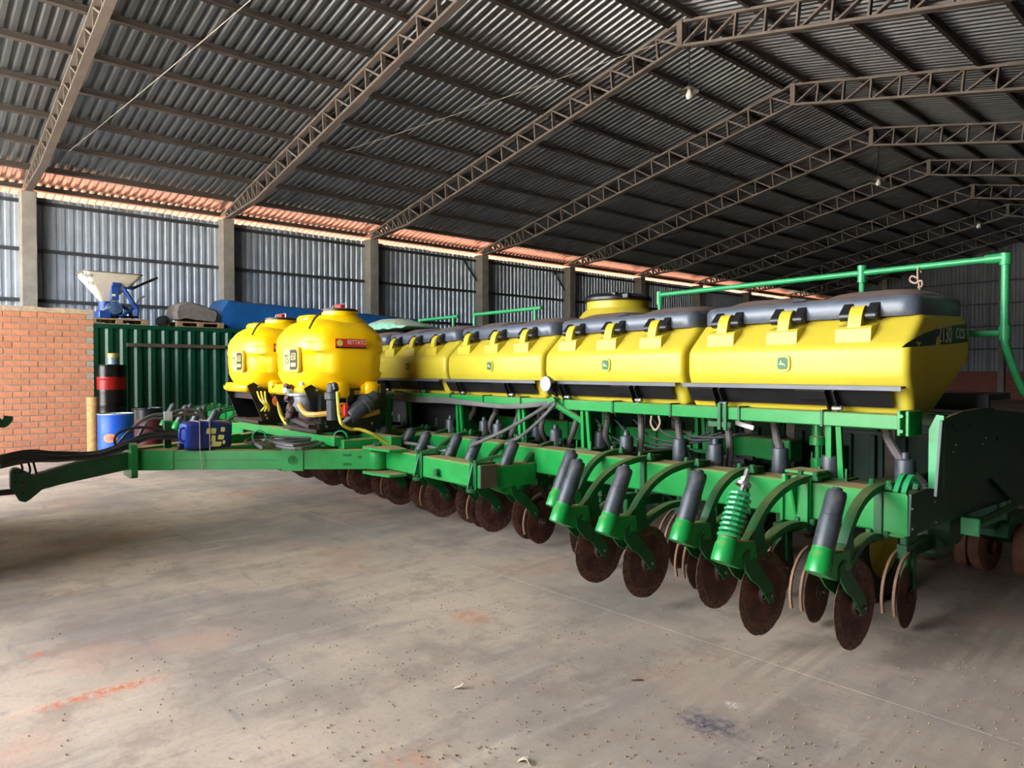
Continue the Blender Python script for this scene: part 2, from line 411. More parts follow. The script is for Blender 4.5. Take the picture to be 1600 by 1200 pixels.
# --- ground and floor
struct(MB().box((-9, 20, -.56), (400, 400, 1.0)).build('field', M['field'], smooth=0), 'unseen dark field added to limit bounce from the soil')  # dark surround added so far ground bounces little light onto the roof
struct(MB().box((-11, 20, -.55), (48, 90, 1.0)).build('ground', M['soil'], smooth=0), 'red soil around the shed')
struct(MB().box((-9, -39, -.05), (70, 62, .06)).build('pavement', mat('pale_yard', (196, 188, 176), .9, var=.15, vscale=.5), smooth=0), 'pale concrete yard in front of the shed')
fl = struct(MB().box((-9.2, 20, -.025), (25.9, 56.4, .04)).build('floor', M['floor'], smooth=0), 'dusty concrete floor with soil stains and tyre tracks')
ys = [Y0 - .6] + [3.74 + 5 * i for i in range(-2, 9)] + [48.1]
for a, b in zip(ys[:-1], ys[1:]):
    MB().box((-9.2, (a + b) / 2, -.01), (25.8, b - a - .004, .02)).build('slab', M['floor'], fl, smooth=0)
# --- roof
ceil = struct(empty('ceiling', (RX, 0, ZTOP)), 'corrugated metal roof on steel purlins')
def corr(width, pitch, depth):
    out = []; n = round(width / pitch)
    for i in range(n):
        o = i * pitch
        out += [(o, 0), (o + pitch * .42, 0), (o + pitch * .56, depth), (o + pitch * .86, depth)]
    out.append((n * pitch, 0)); return out
prof = corr(1.0, .2, .05); prof.append((1.03, 0))
for sgn in (-1, 1):
    b = MB(); xs = [0, 14.75 if sgn < 0 else 13.6]
    rings = [[(sgn * x, y, .12 + z - SLOPE * x) for y, z in prof] for x in xs]
    b.loft(rings, cap=False, closed=False)
    me = b.mesh('roof_sheet', M['roof'], smooth=0, fix=False)
    for i in range(56):
        inst('roof_sheet', me, ceil, (0, Y0 + i * 1.0, 0), (R(.03), 0, 0))
MB().sweep([(0, Y0, 0), (0, Y1 + .5, 0)], [(-.35, .12), (0, .21), (.35, .12), (.35, .14), (0, .23), (-.35, .14)]).build('ridge_cap', M['roof'], ceil, smooth=0)
pm = MB().box((0, 0, -.01), (.06, 1, .14)).box((.03, 0, .045), (.06, 1, .01)).box((.03, 0, -.075), (.06, 1, .01)).mesh('purlin', M['purlin'], smooth=0)
PUR = [.30, 1.6, 2.9, 4.2, 5.5, 6.8, 8.1, 9.4, 10.7, 12.0, 13.2]
edges = [Y0] + BAYS + [Y1]
for a, b in zip(edges[:-1], edges[1:]):
    for sgn in (-1, 1):
        for d in PUR:
            inst('purlin', pm, ceil, (sgn * d, (a + b) / 2, .055 - SLOPE * d), (0, sgn * math.atan(SLOPE), 0), (1, b - a - .02, 1))
# --- steel trusses
strut = MB().box((0, 0, 0), (1, .10, .038)).mesh('strut', M['truss'], smooth=0)
ORD = ['first', 'second', 'third', 'fourth', 'fifth', 'sixth', 'seventh', 'eighth', 'ninth']
def zbot(d):
    z = ZTOP - SLOPE * d - .56
    if d > 10.4:
        t = (d - 10.4) / 2.3; z = (ZTOP - SLOPE * 10.4 - .56) * (1 - t) + 6.22 * t
    return z
def member(tr, a, b, nm='strut'):
    a = Vector(a); b = Vector(b); d = b - a
    inst(nm, strut, tr, (a + b) / 2, (0, -math.atan2(d.z, d.x), 0), (d.length, 1, 1))
for t, y in enumerate(BAYS):
    tr = empty('roof_truss', (RX, y, 0))
    tag(tr, f'brown steel lattice roof truss, {ORD[t]} from the open end' + (', cut by the top edge' if t < 2 else ''), 'roof truss', 'steel roof trusses')
    for sgn in (-1, 1):
        MB().bar([(0, 0, ZTOP - .04), (sgn * 13.1, 0, ZTOP - .04 - SLOPE * 13.1)], .14, .055).build('top_chord', M['truss'], tr, smooth=0)
        MB().bar([(0, 0, zbot(0)), (sgn * 10.4, 0, zbot(10.4)), (sgn * 12.7, 0, zbot(12.7))], .16, .055).build('bottom_chord', M['truss'], tr, smooth=0)
        d = .65; ds = []
        while d < 12.9: ds.append(d); d += .65 if d < 10.2 else .33
        prev = 0
        for d in ds:
            member(tr, (sgn * d, 0, ZTOP - .05 - SLOPE * d), (sgn * (d - .05), 0, zbot(d - .05)))
            member(tr, (sgn * d, 0, ZTOP - .05 - SLOPE * d), (sgn * (prev + .04), 0, zbot(prev) + .02))
            prev = d
    MB().box((0, 0, ZTOP - .3), (.13, .2, .56)).build('king_post', M['truss'], tr, smooth=0)
# --- left wall: concrete columns, sheets on girts, brick base
for t, y in enumerate(BAYS):
    b = MB().box((-21.85, y, 3.1), (.5, .34, 6.2), .015)
    struct(b.build('column', M['column'], smooth=0), f'grey concrete column, {ORD[t]} from the brick wall')
wl = struct(MB().box((-22.15, 20.2, .8), (.16, 55.6, 1.6)).build('wall_left', M['farbrick'], smooth=0), 'corrugated metal side wall')
pv = corr(1.0, .2, .04); pv.append((1.03, 0))
def vsheet(z0, z1a, z1b=None):
    z1b = z1a if z1b is None else z1b; b = MB()
    b.loft([[(-z, y, z0) for y, z in pv], [(-z, y, z1a + (z1b - z1a) * y) for y, z in pv]], cap=False, closed=False); return b
me = vsheet(1.55, 6.17).mesh('wall_sheet', M['wallsheet'], smooth=0, fix=False)
for i in range(56): inst('wall_sheet', me, wl, (-22.05, Y0 + i, random.uniform(-.015, .015)), (0, 0, R(-.05)))
gm = MB().box((0, 0, 0), (.05, 1, .09)).mesh('girt', M['girt'], smooth=0)
for a, b in zip(edges[:-1], edges[1:]):
    for z in (2.17, 3.47, 4.77, 6.0): inst('girt', gm, wl, (-22.0, (a + b) / 2, z), (0, 0, 0), (1, b - a, 1))
brc = MB().bar([(0, 0, 0), (0, -.75, .85)], .05, .06).mesh('brace', M['girt'], smooth=0)
for t in (3, 4): inst('brace', brc, wl, (-21.95, BAYS[t] - .15, 5.2))
# --- right wall (beside the camera)
struct(MB().box((3.75, 20.2, .8), (.16, 55.6, 1.6)).build('wall_right', M['wallsheet2'], smooth=0), 'corrugated metal side wall beside the camera')
wr = [o for o in bpy.data.objects if o.name == 'wall_right'][0]
me = vsheet(1.55, 6.56).mesh('wall_sheet', M['wallsheet2'], smooth=0, fix=False)
for i in range(56): inst('wall_sheet', me, wr, (3.72, Y0 + i, 0))
struct(MB().box((1.15, -7.55, 4.2), (5.3, .16, 8.4)).build('wall_blocker', M['farbrick'], smooth=0), 'unseen wall added behind the camera to block daylight')  # unseen blocker added to keep daylight off the hopper ends
# --- far gable
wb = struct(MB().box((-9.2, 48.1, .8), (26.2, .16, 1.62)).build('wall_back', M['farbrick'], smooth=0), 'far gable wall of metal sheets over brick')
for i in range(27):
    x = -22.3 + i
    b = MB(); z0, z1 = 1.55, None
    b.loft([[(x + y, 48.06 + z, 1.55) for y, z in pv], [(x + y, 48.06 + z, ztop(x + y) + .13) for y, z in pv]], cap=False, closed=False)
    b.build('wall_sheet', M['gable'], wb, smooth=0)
for z in (2.9, 4.2, 5.5, 6.8): MB().box((-9.1, 48.0, z), (25.6, .05, .09)).build('girt', M['girt'], wb, smooth=0)
gx = W(1565, 560, 'y', 47.85).x
for x in (gx - 6.3, gx, gx + 6.3):
    if x < 3.5: struct(MB().box((x, 47.85, 4.2), (.3, .34, 8.4), .01).build('column', M['column'], smooth=0), 'thin column against the far gable')
# --- brick partition on the left
BX, BY = -15.86, 3.19
wp = struct(MB().box((BX - .07, BY - 1.6 - .012, 1.375), (.125, 3.2, 2.75)).build('wall_side', M['mortar'], smooth=0), 'orange brick partition wall with rough cement cap')
bm_ = MB().box((0, 0, 0), (.145, .248, .094), .004).mesh('brick', M['brick'], smooth=0)
hm_ = MB().box((0, 0, 0), (.145, .118, .094), .004).mesh('brick', M['greybrick'], smooth=0)
hb_ = MB().box((0, 0, 0), (.145, .118, .094), .004).mesh('brick', M['brick'], smooth=0)
for r in range(24):
    z = .057 + r * .1147; y = BY
    if r % 2:
        inst('brick', hm_ if r >= 12 else hb_, wp, (BX - .07 + random.uniform(-.004, .004), y - .06, z)); y -= .1325
    for i in range(12):
        if y - .25 < BY - 3.2: break
        inst('brick', bm_, wp, (BX - .07 + random.uniform(-.004, .004), y - .125, z), (0, 0, random.uniform(-.012, .012))); y -= .265
b = MB(); n = 26; rows = []
for j in range(n + 1):
    y = BY - 3.2 * j / n; t = random.uniform(-.012, .012)
    rows.append([(BX + .005, y, 2.75), (BX + .005 + random.uniform(-.008, .008), y, 2.84 + t), (BX - .145, y, 2.845 + t), (BX - .145, y, 2.75)])
b.loft(rows).build('cap', M['cap'], wp, smooth=0)
# --- pendant lamps and wires
for t, z in ((2, 7.52), (4, 7.42), (6, 7.45)):
    y = BAYS[t]; zt = ZTOP - .02; p = tag(empty('pendant_lamp', (-8.8, y - .02, z)), f'small enamel pendant lamp with white bulb hanging at the ridge of the {ORD[t]} truss', 'lamp', 'pendant lamps')
    MB().tube([(0, 0, .16), (0, 0, zt - z)], .014, 6).build('cord', M['cord'], p)
    MB().lathe([(.03, .17), (.05, .16), (.1, .11), (.2, .045), (.205, .035), (.19, .04), (.09, .1), (.0, .12)], 24).build('lamp_shade', M['lampshade'], p)
    MB().lathe([(.0, .1), (.035, .1), (.045, .03), (.075, -.03), (.07, -.08), (.035, -.12), (0, -.125)], 16).build('bulb', M['bulb'], p)
def wire(nm, a, b, sag, label, r=.007):
    a = Vector(a); b = Vector(b); pts = [a.lerp(b, i / 14) - Vector((0, 0, sag * 4 * (i / 14) * (1 - i / 14))) for i in range(15)]
    o = MB().tube(pts, r, 5).build(nm, M['wire'], ceil); o.location = -ceil.location; o['label'] = label
def under_roof(px, py, off):        # a point hanging 'off' below the left roof slope
    d = ray(px, py); t = (ZTOP + .12 - off - SLOPE * RX - EYE.z) / (d.z - SLOPE * d.x); return EYE + d * t
wire('wire', under_roof(108, 236, .25), under_roof(415, -20, .3), .03, 'thin pale wire stretched under the nearest roof bay', .011)
wire('wire', under_roof(540, 235, .5), under_roof(1050, 60, .75), .04, 'thin wire running up to the ridge of the third truss')

# ================================================================== the planter
pn = tag(empty('planter', PLOC, PROT), 'long green seed planter with yellow hoppers and a row of rusty coulter discs', 'planter')
TB0, TB1 = .26, -13.25                      # toolbar ends (x, own frame)
def part(nm, mb, m, parent=pn, **k): return mb.build(nm, M[m], parent, **k)
# --- toolbars and frame
part('toolbar', MB().box(((TB0 + TB1) / 2, .115, .8175), (TB0 - TB1, .23, .235), .012), 'green')
part('toolbar', MB().box(((-1.15 + TB1) / 2, 1.3, .975), (-1.15 - TB1, .2, .19), .01), 'green')
for x in [-1.3 - .42 * i for i in range(7)]:
    part('clamp', MB().box((x, 1.195, .975), (.02, .012, .215)).box((x, 1.3, 1.077), (.02, .22, .012)), 'green2')
for x in (-.12, -2.2, -4.5, -8.3, -10.6, -12.8):
    part('cross_beam', MB().box((x, .72, .86), (.12, 1.0, .13), .008), 'green2')
part('support_rail', MB().box(((.2 - 11.6) / 2, .25, 1.335), (11.8, .1, .092), .006), 'green')
for x in [-.36 - .62 * i for i in range(18)]:
    part('rail_strap', MB().box((x, .196, 1.335), (.018, .012, .104)).box((x, .25, 1.386), (.018, .12, .012)), 'green2')
part('rail_flange', MB().box((.2, .215, 1.335), (.02, .19, .15), .004).box((.15, .215, 1.335), (.02, .18, .15), .004).lathe([(.012, 0), (.012, .012)], 6, Matrix.Translation((.175, .11, 1.38)) @ Matrix.Rotation(R(90), 4, 'X')).lathe([(.012, 0), (.012, .012)], 6, Matrix.Translation((.175, .11, 1.29)) @ Matrix.Rotation(R(90), 4, 'X')), 'green')
POSTS = [-.3, -2.6, -3.5, -4.6, -5.7, -7.0, -8.2, -9.4, -10.6]
b = MB()
for dx in (-.042, .042): b.bar([(dx, .27, .93), (dx * .75, .245, 1.30)], .028, .035)
pmesh = b.mesh('rail_post', M['green'])
wmesh = MB().prism([(.29, .93), (.27, 1.30), (.36, 1.30), (.60, .93)], 'x', -.02, .0).mesh('gusset', M['green2'])
fmesh = MB().box((0, .3, .94), (.2, .16, .014)).box((.09, .235, .97), (.012, .02, .09)).box((-.09, .235, .97), (.012, .02, .09)).mesh('foot_plate', M['green2'])
for x in POSTS:
    o = inst('rail_post', pmesh, pn, (x, 0, 0)); inst('gusset', wmesh, o, (-.055, 0, 0)); inst('foot_plate', fmesh, o)
for x in (-.75, -1.9, -3.05):
    o = inst('rail_post', pmesh, pn, (x, .75, 0)); inst('gusset', wmesh, o, (-.055, 0, 0)); inst('foot_plate', fmesh, o)
part('support_rail', MB().box(((.1 - 11.6) / 2, 1.0, 1.31), (11.7, .08, .08), .006), 'green2')
part('support_bracket', MB().box((-1.14, .19, 1.31), (.03, .02, .2), .003).box((-1.09, .19, 1.31), (.03, .02, .2), .003).box((-1.2, .3, 1.245), (.2, .05, .04)), 'green2')
part('reflector', MB().box((-1.02, .33, 1.245), (.16, .012, .035), .003, rot=(0, R(12), 0)), 'white')
# --- near end: post, shields, step
part('corner_post', MB().prism([(.27, .95), (.35, .95), (.35, 1.385), (.31, 1.39), (.27, 1.30)], 'y', .25, .268), 'green_pipe')
def yz(px, py, x): q = L(px, py, 'x', x); return (q.y, q.z)
up = [yz(*p, .345) for p in [(1462, 776), (1471, 658), (1484, 650), (1505, 642), (1530, 638), (1552, 637), (1558, 650), (1563, 742)]]
o = part('end_shield', MB().prism(up, 'x', .335, .35), 'green_shaded')
for p in ((1477, 666), (1488, 667), (1492, 672), (1535, 645), (1546, 644), (1515, 664), (1558, 686)):
    y, z = yz(*p, .35); inst('hole', MB().lathe([(.012, 0), (.012, .004)], 10, Matrix.Rotation(R(90), 4, 'Y')).mesh('hole', M['cord']), o, (.35, y, z))
for p in ((1493, 695), (1489, 706), (1540, 684), (1535, 694)):
    y, z = yz(*p, .35); inst('bolt', MB().lathe([(.006, 0), (.006, .006)], 6, Matrix.Rotation(R(90), 4, 'Y')).mesh('bolt', M['steel']), o, (.35, y, z))
lo = [yz(*p, .27) for p in [(1419, 770), (1455, 772), (1563, 744), (1620, 700), (1640, 760), (1530, 796), (1500, 807), (1420, 838)]]
lo[0] = (0.0, .94); lo[1] = (.2, .95)
o = part('end_shield', MB().prism(lo, 'x', .262, .276), 'green_shaded')
for p in ((1425, 795), (1425, 827), (1460, 784), (1462, 816)):
    y, z = yz(*p, .276); inst('bolt', MB().lathe([(.007, 0), (.007, .006)], 6, Matrix.Rotation(R(90), 4, 'Y')).mesh('bolt', M['steel']), o, (.276, y, z))
part('end_plate', MB().prism(rrect(.2, .26, .02, 3, .16, .81), 'y', -.012, .0).box((.20, .0, .692), (.11, .06, .014), .004), 'green')
b = MB()
for dx in (.19, .235): b.sweep(curve([(dx, .0, .94), (dx, .05, 1.0), (dx, .11, 1.03), (dx, .17, .99), (dx, .16, .945)], 5), [(-.012, -.014), (.012, -.014), (.012, .014), (-.012, .014)], up=(1, 0, 0))
part('lift_hook', b, 'green_pipe')
a1, a2 = L(1516, 823, 'x', .33), L(1584, 790, 'x', .33)
part('step_tube', MB().tube([a1, a2], .025, 10), 'green2')
part('step_bracket', MB().box((.33, a1.y, a1.z), (.11, .02, .115), .006).box((.29, a1.y + .35, a1.z - .03), (.02, .7, .05)), 'green_pipe')
sh = [yz(*p, .36) for p in [(1564, 640), (1700, 655), (1720, 800), (1600, 790), (1563, 748)]]
part('rear_shroud', MB().prism(sh, 'x', .3, .315), 'green_shaded')
# --- platform and hand rails behind the hoppers
part('walkway', MB().box((-5.7, 1.72, 1.46), (11.8, .46, .05), .006).box((-5.7, 1.5, 1.42), (11.8, .04, .12)), 'blackmetal')
HR = 1.45
def rail(x0, x1, z0, z1, nm='handrail'):
    o = part(nm, MB().tube([(x0, HR, z0), (x1, HR, z1)], .024, 12), 'green_pipe'); return o
r1 = rail(-2.73, .30, 2.425, 2.435)
part('fitting', MB().lathe([(.034, -.06), (.034, .06)], 12, Matrix.Translation((.24, HR, 2.435)) @ Matrix.Rotation(R(90), 4, 'Y')).lathe([(.036, -.05), (.036, .03)], 12, Matrix.Translation((.30, HR, 2.435))), 'green_pipe', r1)
for px, py0, py1 in ((1347, 422, 470), (1031, 461, 480)):
    q = L(px, py0, 'y', HR); part('stanchion', MB().tube([(q.x, HR, 1.5), (q.x, HR, q.z)], .022, 10).lathe([(.034, -.1), (.034, .035)], 10, Matrix.Translation((q.x, HR, q.z))), 'green_pipe', r1)
q = L(1570, 520, 'y', HR)
part('stanchion', MB().tube(curve([(.30, HR, 2.43), (.30, HR, 2.15), (.30, HR, q.z), (.31, HR + .02, q.z - .12), (.36, HR + .22, q.z - .42), (.38, HR + .3, 1.5)], 5), .026, 12), 'green_pipe', r1)
part('fitting', MB().tube([(.05, HR, q.z), (.32, HR, q.z)], .022, 10).lathe([(.036, -.05), (.036, .05)], 12, Matrix.Translation((.30, HR, q.z))), 'green_pipe', r1)
rp = L(1437, 425, 'y', HR)
b = MB().tube(curve([rp + Vector((.0, .03, .0)), rp + Vector((0, .0, .05)), rp + Vector((0, -.035, .01)), rp + Vector((0, -.03, -.06)), rp + Vector((.012, -.03, -.13)), rp + Vector((.0, -.03, -.19))], 4), .007, 6)
b.tube(curve([rp + Vector((0, -.035, -.05)), rp + Vector((-.04, -.035, -.03)), rp + Vector((-.055, -.035, -.06)), rp + Vector((-.02, -.035, -.085)), rp + Vector((.025, -.035, -.07)), rp + Vector((.03, -.035, -.11)), rp + Vector((.0, -.035, -.12))], 4), .007, 6)
part('rope', b, 'rope', r1)
for (xa, xb) in ((L(740, 493, 'y', HR).x, L(846, 484, 'y', HR).x), (L(655, 503, 'y', HR).x, L(716, 497, 'y', HR).x)):
    r2 = rail(xa, xb, 2.42, 2.42)
    for x in (xa + .02, xb - .12): part('stanchion', MB().tube([(x, HR, 1.5), (x, HR, 2.42)], .022, 8), 'green_pipe', r2)
# --- seed hoppers
HP, HW = 1.68, 1.63
SEC = [(.33, 1.37), (.282, 1.535), (.25, 1.62), (.25, 1.80), (.47, 2.01), (1.16, 2.03), (1.28, 1.95), (1.28, 1.735), (.62, 1.36)]
def hopper_mesh():
    sec = rpoly(SEC, [.02, .02, .03, .05, .03, .03, .05, .06, .03], 4)
    cy = sum(p[0] for p in sec) / len(sec); cz = sum(p[1] for p in sec) / len(sec)
    def ring(x, ins): return [(x, y + (cy - y) * ins / .5, z + (cz - z) * ins / .36) for y, z in sec]
    h = HW / 2
    b = MB().loft([ring(-h, .06), ring(-h, .040), ring(-h + .008, .022), ring(-h + .022, .008), ring(-h + .045, 0), ring(h - .045, 0), ring(h - .022, .008), ring(h - .008, .022), ring(h, .040), ring(h, .06)])
    return b.mesh('hopper', M['hyel'], 40)
hm = hopper_mesh()
def lid_mesh():
    b = MB(); rings = []
    for ins, z in ((0, 2.0), (-.006, 2.012), (-.006, 2.10), (.012, 2.128), (.05, 2.142), (.10, 2.148)):
        rings.append([(x, y, z + .03 * max(0, (y - .5))) for x, y in rrect(HW - .05 - 2 * ins, .80 - 2 * ins, .11 - ins * .5, 5, 0, .82)])
    b.loft(rings)
    for cx in (-.4, .4):
        b.loft([[(x, y, z + .03 * max(0, (y - .5))) for x, y in rrect(.62 - 2 * i_, .52 - 2 * i_, .14, 5, cx, .86)] for i_, z in ((-.03, 2.145), (.04, 2.18), (.09, 2.192), (.16, 2.196))])
    for cx in (0,): b.loft([[(x, y, z) for x, y in rrect(.12 - 2 * i_, .3 - 2 * i_, .04, 4, cx, .58)] for i_, z in ((0, 2.14), (.02, 2.16))])
    return b.mesh('lid', M['lid'], 40)
lm = lid_mesh()
# moulded latch seat, tongue, clamp ears and pin
mseat = MB().prism([(.285, 1.83), (.292, 1.92), (.31, 1.938), (.42, 1.962), (.42, 1.92)], 'x', -.115, .115).mesh('latch_seat', M['hyel'], 20)
mtong = MB().sweep(curve([(0, .31, 1.90), (0, .322, 1.96), (0, .34, 2.02), (0, .375, 2.06), (0, .41, 2.05)], 4), [(-.043, -.014), (.043, -.014), (.043, .014), (-.043, .014)], up=(0, -1, 0)).mesh('latch_tongue', M['hyel'])
mear = MB().prism(rpoly([(.34, 2.02), (.34, 1.99), (.36, 1.975), (.43, 1.98), (.44, 2.10), (.42, 2.10)], .012, 2), 'x', -.032, .032).mesh('latch_ear', M['black'])
mpin = MB().lathe([(.016, -.124), (.016, .124)], 10, Matrix.Translation((0, .365, 2.01)) @ Matrix.Rotation(R(90), 4, 'Y')).mesh('latch_pin', M['rust2'])
memb = MB().prism(rrect(.108, .118, .042, 5, 0, 1.70), 'y', .238, .255).mesh('emblem', M['hyel'])
memg = MB().prism(rrect(.074, .084, .024, 5, 0, 1.70), 'y', .2345, .24).mesh('emblem_field', M['embgreen'])
DEER = [(-.9, .1), (-.55, .28), (-.35, .25), (-.15, .12), (.25, .12), (.5, -.05), (.95, -.75), (.8, -.72), (.45, -.32), (.25, -.28), (.75, -.85), (.6, -.85), (.05, -.3), (-.2, -.28), (-.5, -.2), (-.85, -.55), (-.95, -.5), (-.62, -.1), (-.8, -.25), (-1.0, -.2), (-.72, .05)]
DEER = [(-.95, .0), (-.6, .08), (-.5, .3), (-.62, .62), (-.45, .95), (-.5, .6), (-.3, .85), (-.38, .45), (-.22, .3), (-.2, .1), (.15, .0), (.45, -.05), (.65, -.25), (.95, -.75), (.8, -.75), (.5, -.42), (.25, -.38), (-.1, -.4), (-.5, -.32), (-.75, -.45), (-.9, -.4), (-.7, -.2), (-.55, -.12), (-.95, -.12)]
memd = MB().prism([(x * .026, 1.70 + z * .026) for x, z in DEER], 'y', .232, .235).mesh('emblem_deer', M['cream'])
mlip = MB().box((0, .215, 1.548), (HW - .02, .075, .014), .003).box((0, .182, 1.540), (HW - .02, .008, .028)).mesh('trough_lip', M['lipgrey'])
mtro = MB().prism([(.205, 1.54), (.217, 1.54), (.285, 1.422), (.273, 1.418)], 'x', -HW / 2 + .03, HW / 2 - .09).mesh('trough', M['blackmetal'])
b = MB()
for dx in (-.03, .03): b.bar([(dx, .185, 1.525), (dx + .01, .25, 1.385)], .05, .012, up=(1, 0, 0))
b.box((-.14, .205, 1.49), (.2, .012, .07), rot=(R(32), 0, 0))
mbrk = b.mesh('trough_bracket', M['black'])
mblt = MB().lathe([(.0, .016), (.016, .012), (.02, 0), (.014, 0), (.014, -.05)], 10, Matrix.Translation((.06, .215, 1.405)) @ Matrix.Rotation(R(90), 4, 'Y')).mesh('bracket_bolt', M['steel'])
mfun = MB().lathe([(.0, 1.27), (.05, 1.27), (.055, 1.31), (.15, 1.39), (.15, 1.42)], 14).mesh('funnel', M['hyel'])
for h in range(7):
    cx = .15 - HW / 2 - HP * h
    ho = inst('hopper', hm, pn, (cx, 0, 0))
    inst('lid', lm, ho)
    for dx in (-.54, -.04, .46):
        for nm, me in (('latch_seat', mseat), ('latch_tongue', mtong), ('latch_pin', mpin)): inst(nm, me, ho, (dx, 0, 0))
        for s in (-.078, .078): inst('latch_ear', mear, ho, (dx + s * 1.1, 0, 0))
    for nm, me in (('emblem', memb), ('emblem_field', memg), ('emblem_deer', memd), ('trough_lip', mlip), ('trough', mtro)): inst(nm, me, ho)
    for dx in (-.5, .36): inst('trough_bracket', mbrk, ho, (dx, 0, 0)); inst('bracket_bolt', mblt, ho, (dx, 0, 0))
    for dx in (-.6, -.2, .2, .6): inst('funnel', mfun, ho, (dx, .47, 0))
    if h == 0: h0 = ho
# decal with the model number on the near end
X1 = .15 + .002
def ds(px, py): q = L(px, py, 'x', .155); return (q.y, q.z)
dp = [ds(*p) for p in [(1410, 543), (1418, 536), (1430, 529), (1445, 521), (1462, 515), (1480, 511), (1496, 508), (1511, 506), (1513, 534), (1490, 537), (1470, 538.5), (1440, 541)]]
ox = .15 - HW / 2
inst('decal', MB().prism(dp, 'x', .1490 - ox, .1525 - ox).mesh('decal', M['decal']), h0)
bz = [ds(*p) for p in [(1409, 544), (1440, 542), (1470, 539.5), (1513, 535.3), (1513, 534), (1470, 538.5), (1440, 541), (1410, 543)]]
for k, (t, px, py, szz, sx) in enumerate((('2130', 1477.5, 523.5, .155, .74), ('CCS', 1501, 522, .10, .85))):
    q = L(px, py, 'x', .155)
    inst('lettering', text_mesh(t, szz, M['decaltext'], .0008, sx), h0, (.1535 - ox, q.y, q.z), (R(90), 0, R(90)))
for pts in ([(1431, 535), (1435, 534), (1440, 535), (1438, 538), (1436.5, 540.5), (1434.5, 538)], [(1463, 538.5), (1464, 529), (1466, 525.5), (1468.5, 527), (1470, 538.5)]):
    inst('torn_patch', MB().prism([ds(*p) for p in pts], 'x', .1522 - ox, .1542 - ox).mesh('torn_patch', M['hyel']), h0)
# --- central seed tank neck and its lid
q = L(965, 490, 'y', 2.3)
o = part('fill_neck', MB().lathe([(.55, 1.75), (.55, 2.15), (.42, 2.3), (.385, 2.33), (.385, 2.43)], 28), 'hyel', loc=(q.x, q.y, .08))
part('fill_lid', MB().lathe([(.41, 2.42), (.425, 2.43), (.425, 2.46), (.38, 2.50), (.1, 2.515), (0, 2.515)], 28).box((.05, -.3, 2.49), (.42, .05, .05), .01).box((.36, -.24, 2.46), (.1, .06, .06), .01), 'black', o)
# --- coulter units (front row)
def arch(d):
    """cast bracket: clamps over the toolbar, arches forward to the spring seat. d = extra forward reach"""
    k = 1 + d / .45
    b = MB()
    P = lambda y, z: (0, y * k if y < 0 else y, z)
    prof = [(-.028, -.02), (.028, -.02), (.028, .02), (-.028, .02)]
    b.sweep(curve([P(.2, .955), P(.06, .962), P(-.08, .955), P(-.2, .925), P(-.31, .86), P(-.40, .76), P(-.46, .66)], 4), prof)
    b.sweep(curve([P(-.01, .66), P(-.1, .685), P(-.2, .68), P(-.3, .64), P(-.38, .585), P(-.46, .57)], 4), prof)
    b.box((0, -.012, .80), (.05, .024, .29), .004)
    b.prism([(-.40 * k, .78), (-.46 * k, .70), (-.55 * k, .60), (-.54 * k, .54), (-.42 * k, .54), (-.36 * k, .60), (-.37 * k, .72)], 'x', -.024, .024)
    for s in (-1, 1):
        b.box((s * .05, .02, .962), (.05, .06, .03), .006)
        b.lathe([(.018, 0), (.018, .03)], 8, Matrix.Translation((s * .05, .01, .975)))
        b.box((s * .05, -.02, .69), (.035, .035, .04), .006)
    return b.mesh('coulter_bracket', M['green2'])
AM = {d: arch(d) for d in (0, .2)}
ax0, ax1 = Vector((0, -.665, .70)), Vector((0, -.52, .99))     # spring axis
axd = (ax1 - ax0); AL = axd.length; AXM = Matrix.Translation(ax0) @ axd.to_track_quat('Z', 'Y').to_matrix().to_4x4()
mcyl = MB().lathe([(.056, 0), (.058, .01), (.058, AL * .55), (.055, AL * .56), (.055, AL - .02), (.05, AL), (.028, AL), (.026, AL + .02), (.0, AL + .022)], 18, AXM).mesh('spring_cover', M['grey'])
mcup = MB().lathe([(.0, -.14), (.062, -.14), (.064, -.125), (.064, -.04), (.058, -.03), (.058, .0), (.045, .012), (.045, .03)], 18, AXM).prism([(-.71, .575), (-.66, .68), (-.47, .67), (-.45, .57), (-.52, .51), (-.62, .53)], 'x', -.05, .05).lathe([(.0, .0), (.026, .0), (.026, .012)], 10, Matrix.Translation((.05, -.52, .595)) @ Matrix.Rotation(R(90), 4, 'Y')).mesh('spring_cup', M['green'])
n = 64; b = MB(); sp = []
for i in range(n * 8 // 6 + 1):
    t = i / 10; sp.append(AXM @ Vector((.056 * math.cos(t * 2 * math.pi), .056 * math.sin(t * 2 * math.pi), .01 + t * .0305)))
mspr = MB().tube(sp, .0125, 6).mesh('coil_spring', M['green_pipe'])
mrod = MB().lathe([(.014, 0), (.014, AL + .1)], 8, AXM).lathe([(.045, AL - .005), (.045, AL + .015)], 12, AXM).lathe([(.024, AL + .02), (.024, AL + .045)], 6, AXM).mesh('spring_rod', M['steel'])
mfork = {}
FP = [(-.60, .60), (-.54, .63), (-.47, .55), (-.38, .475), (-.27, .36), (-.245, .30), (-.27, .268), (-.31, .272), (-.36, .325), (-.44, .405), (-.52, .45), (-.585, .52)]
for s in (-1, 1): b = MB(); b.loft([[(s * (xx if y < -.5 else xx - .016 * (y + .5) / .25), y, z) for y, z in FP] for xx in (.052, .062)]); mfork[s] = b.mesh('fork_arm', M['green2'])
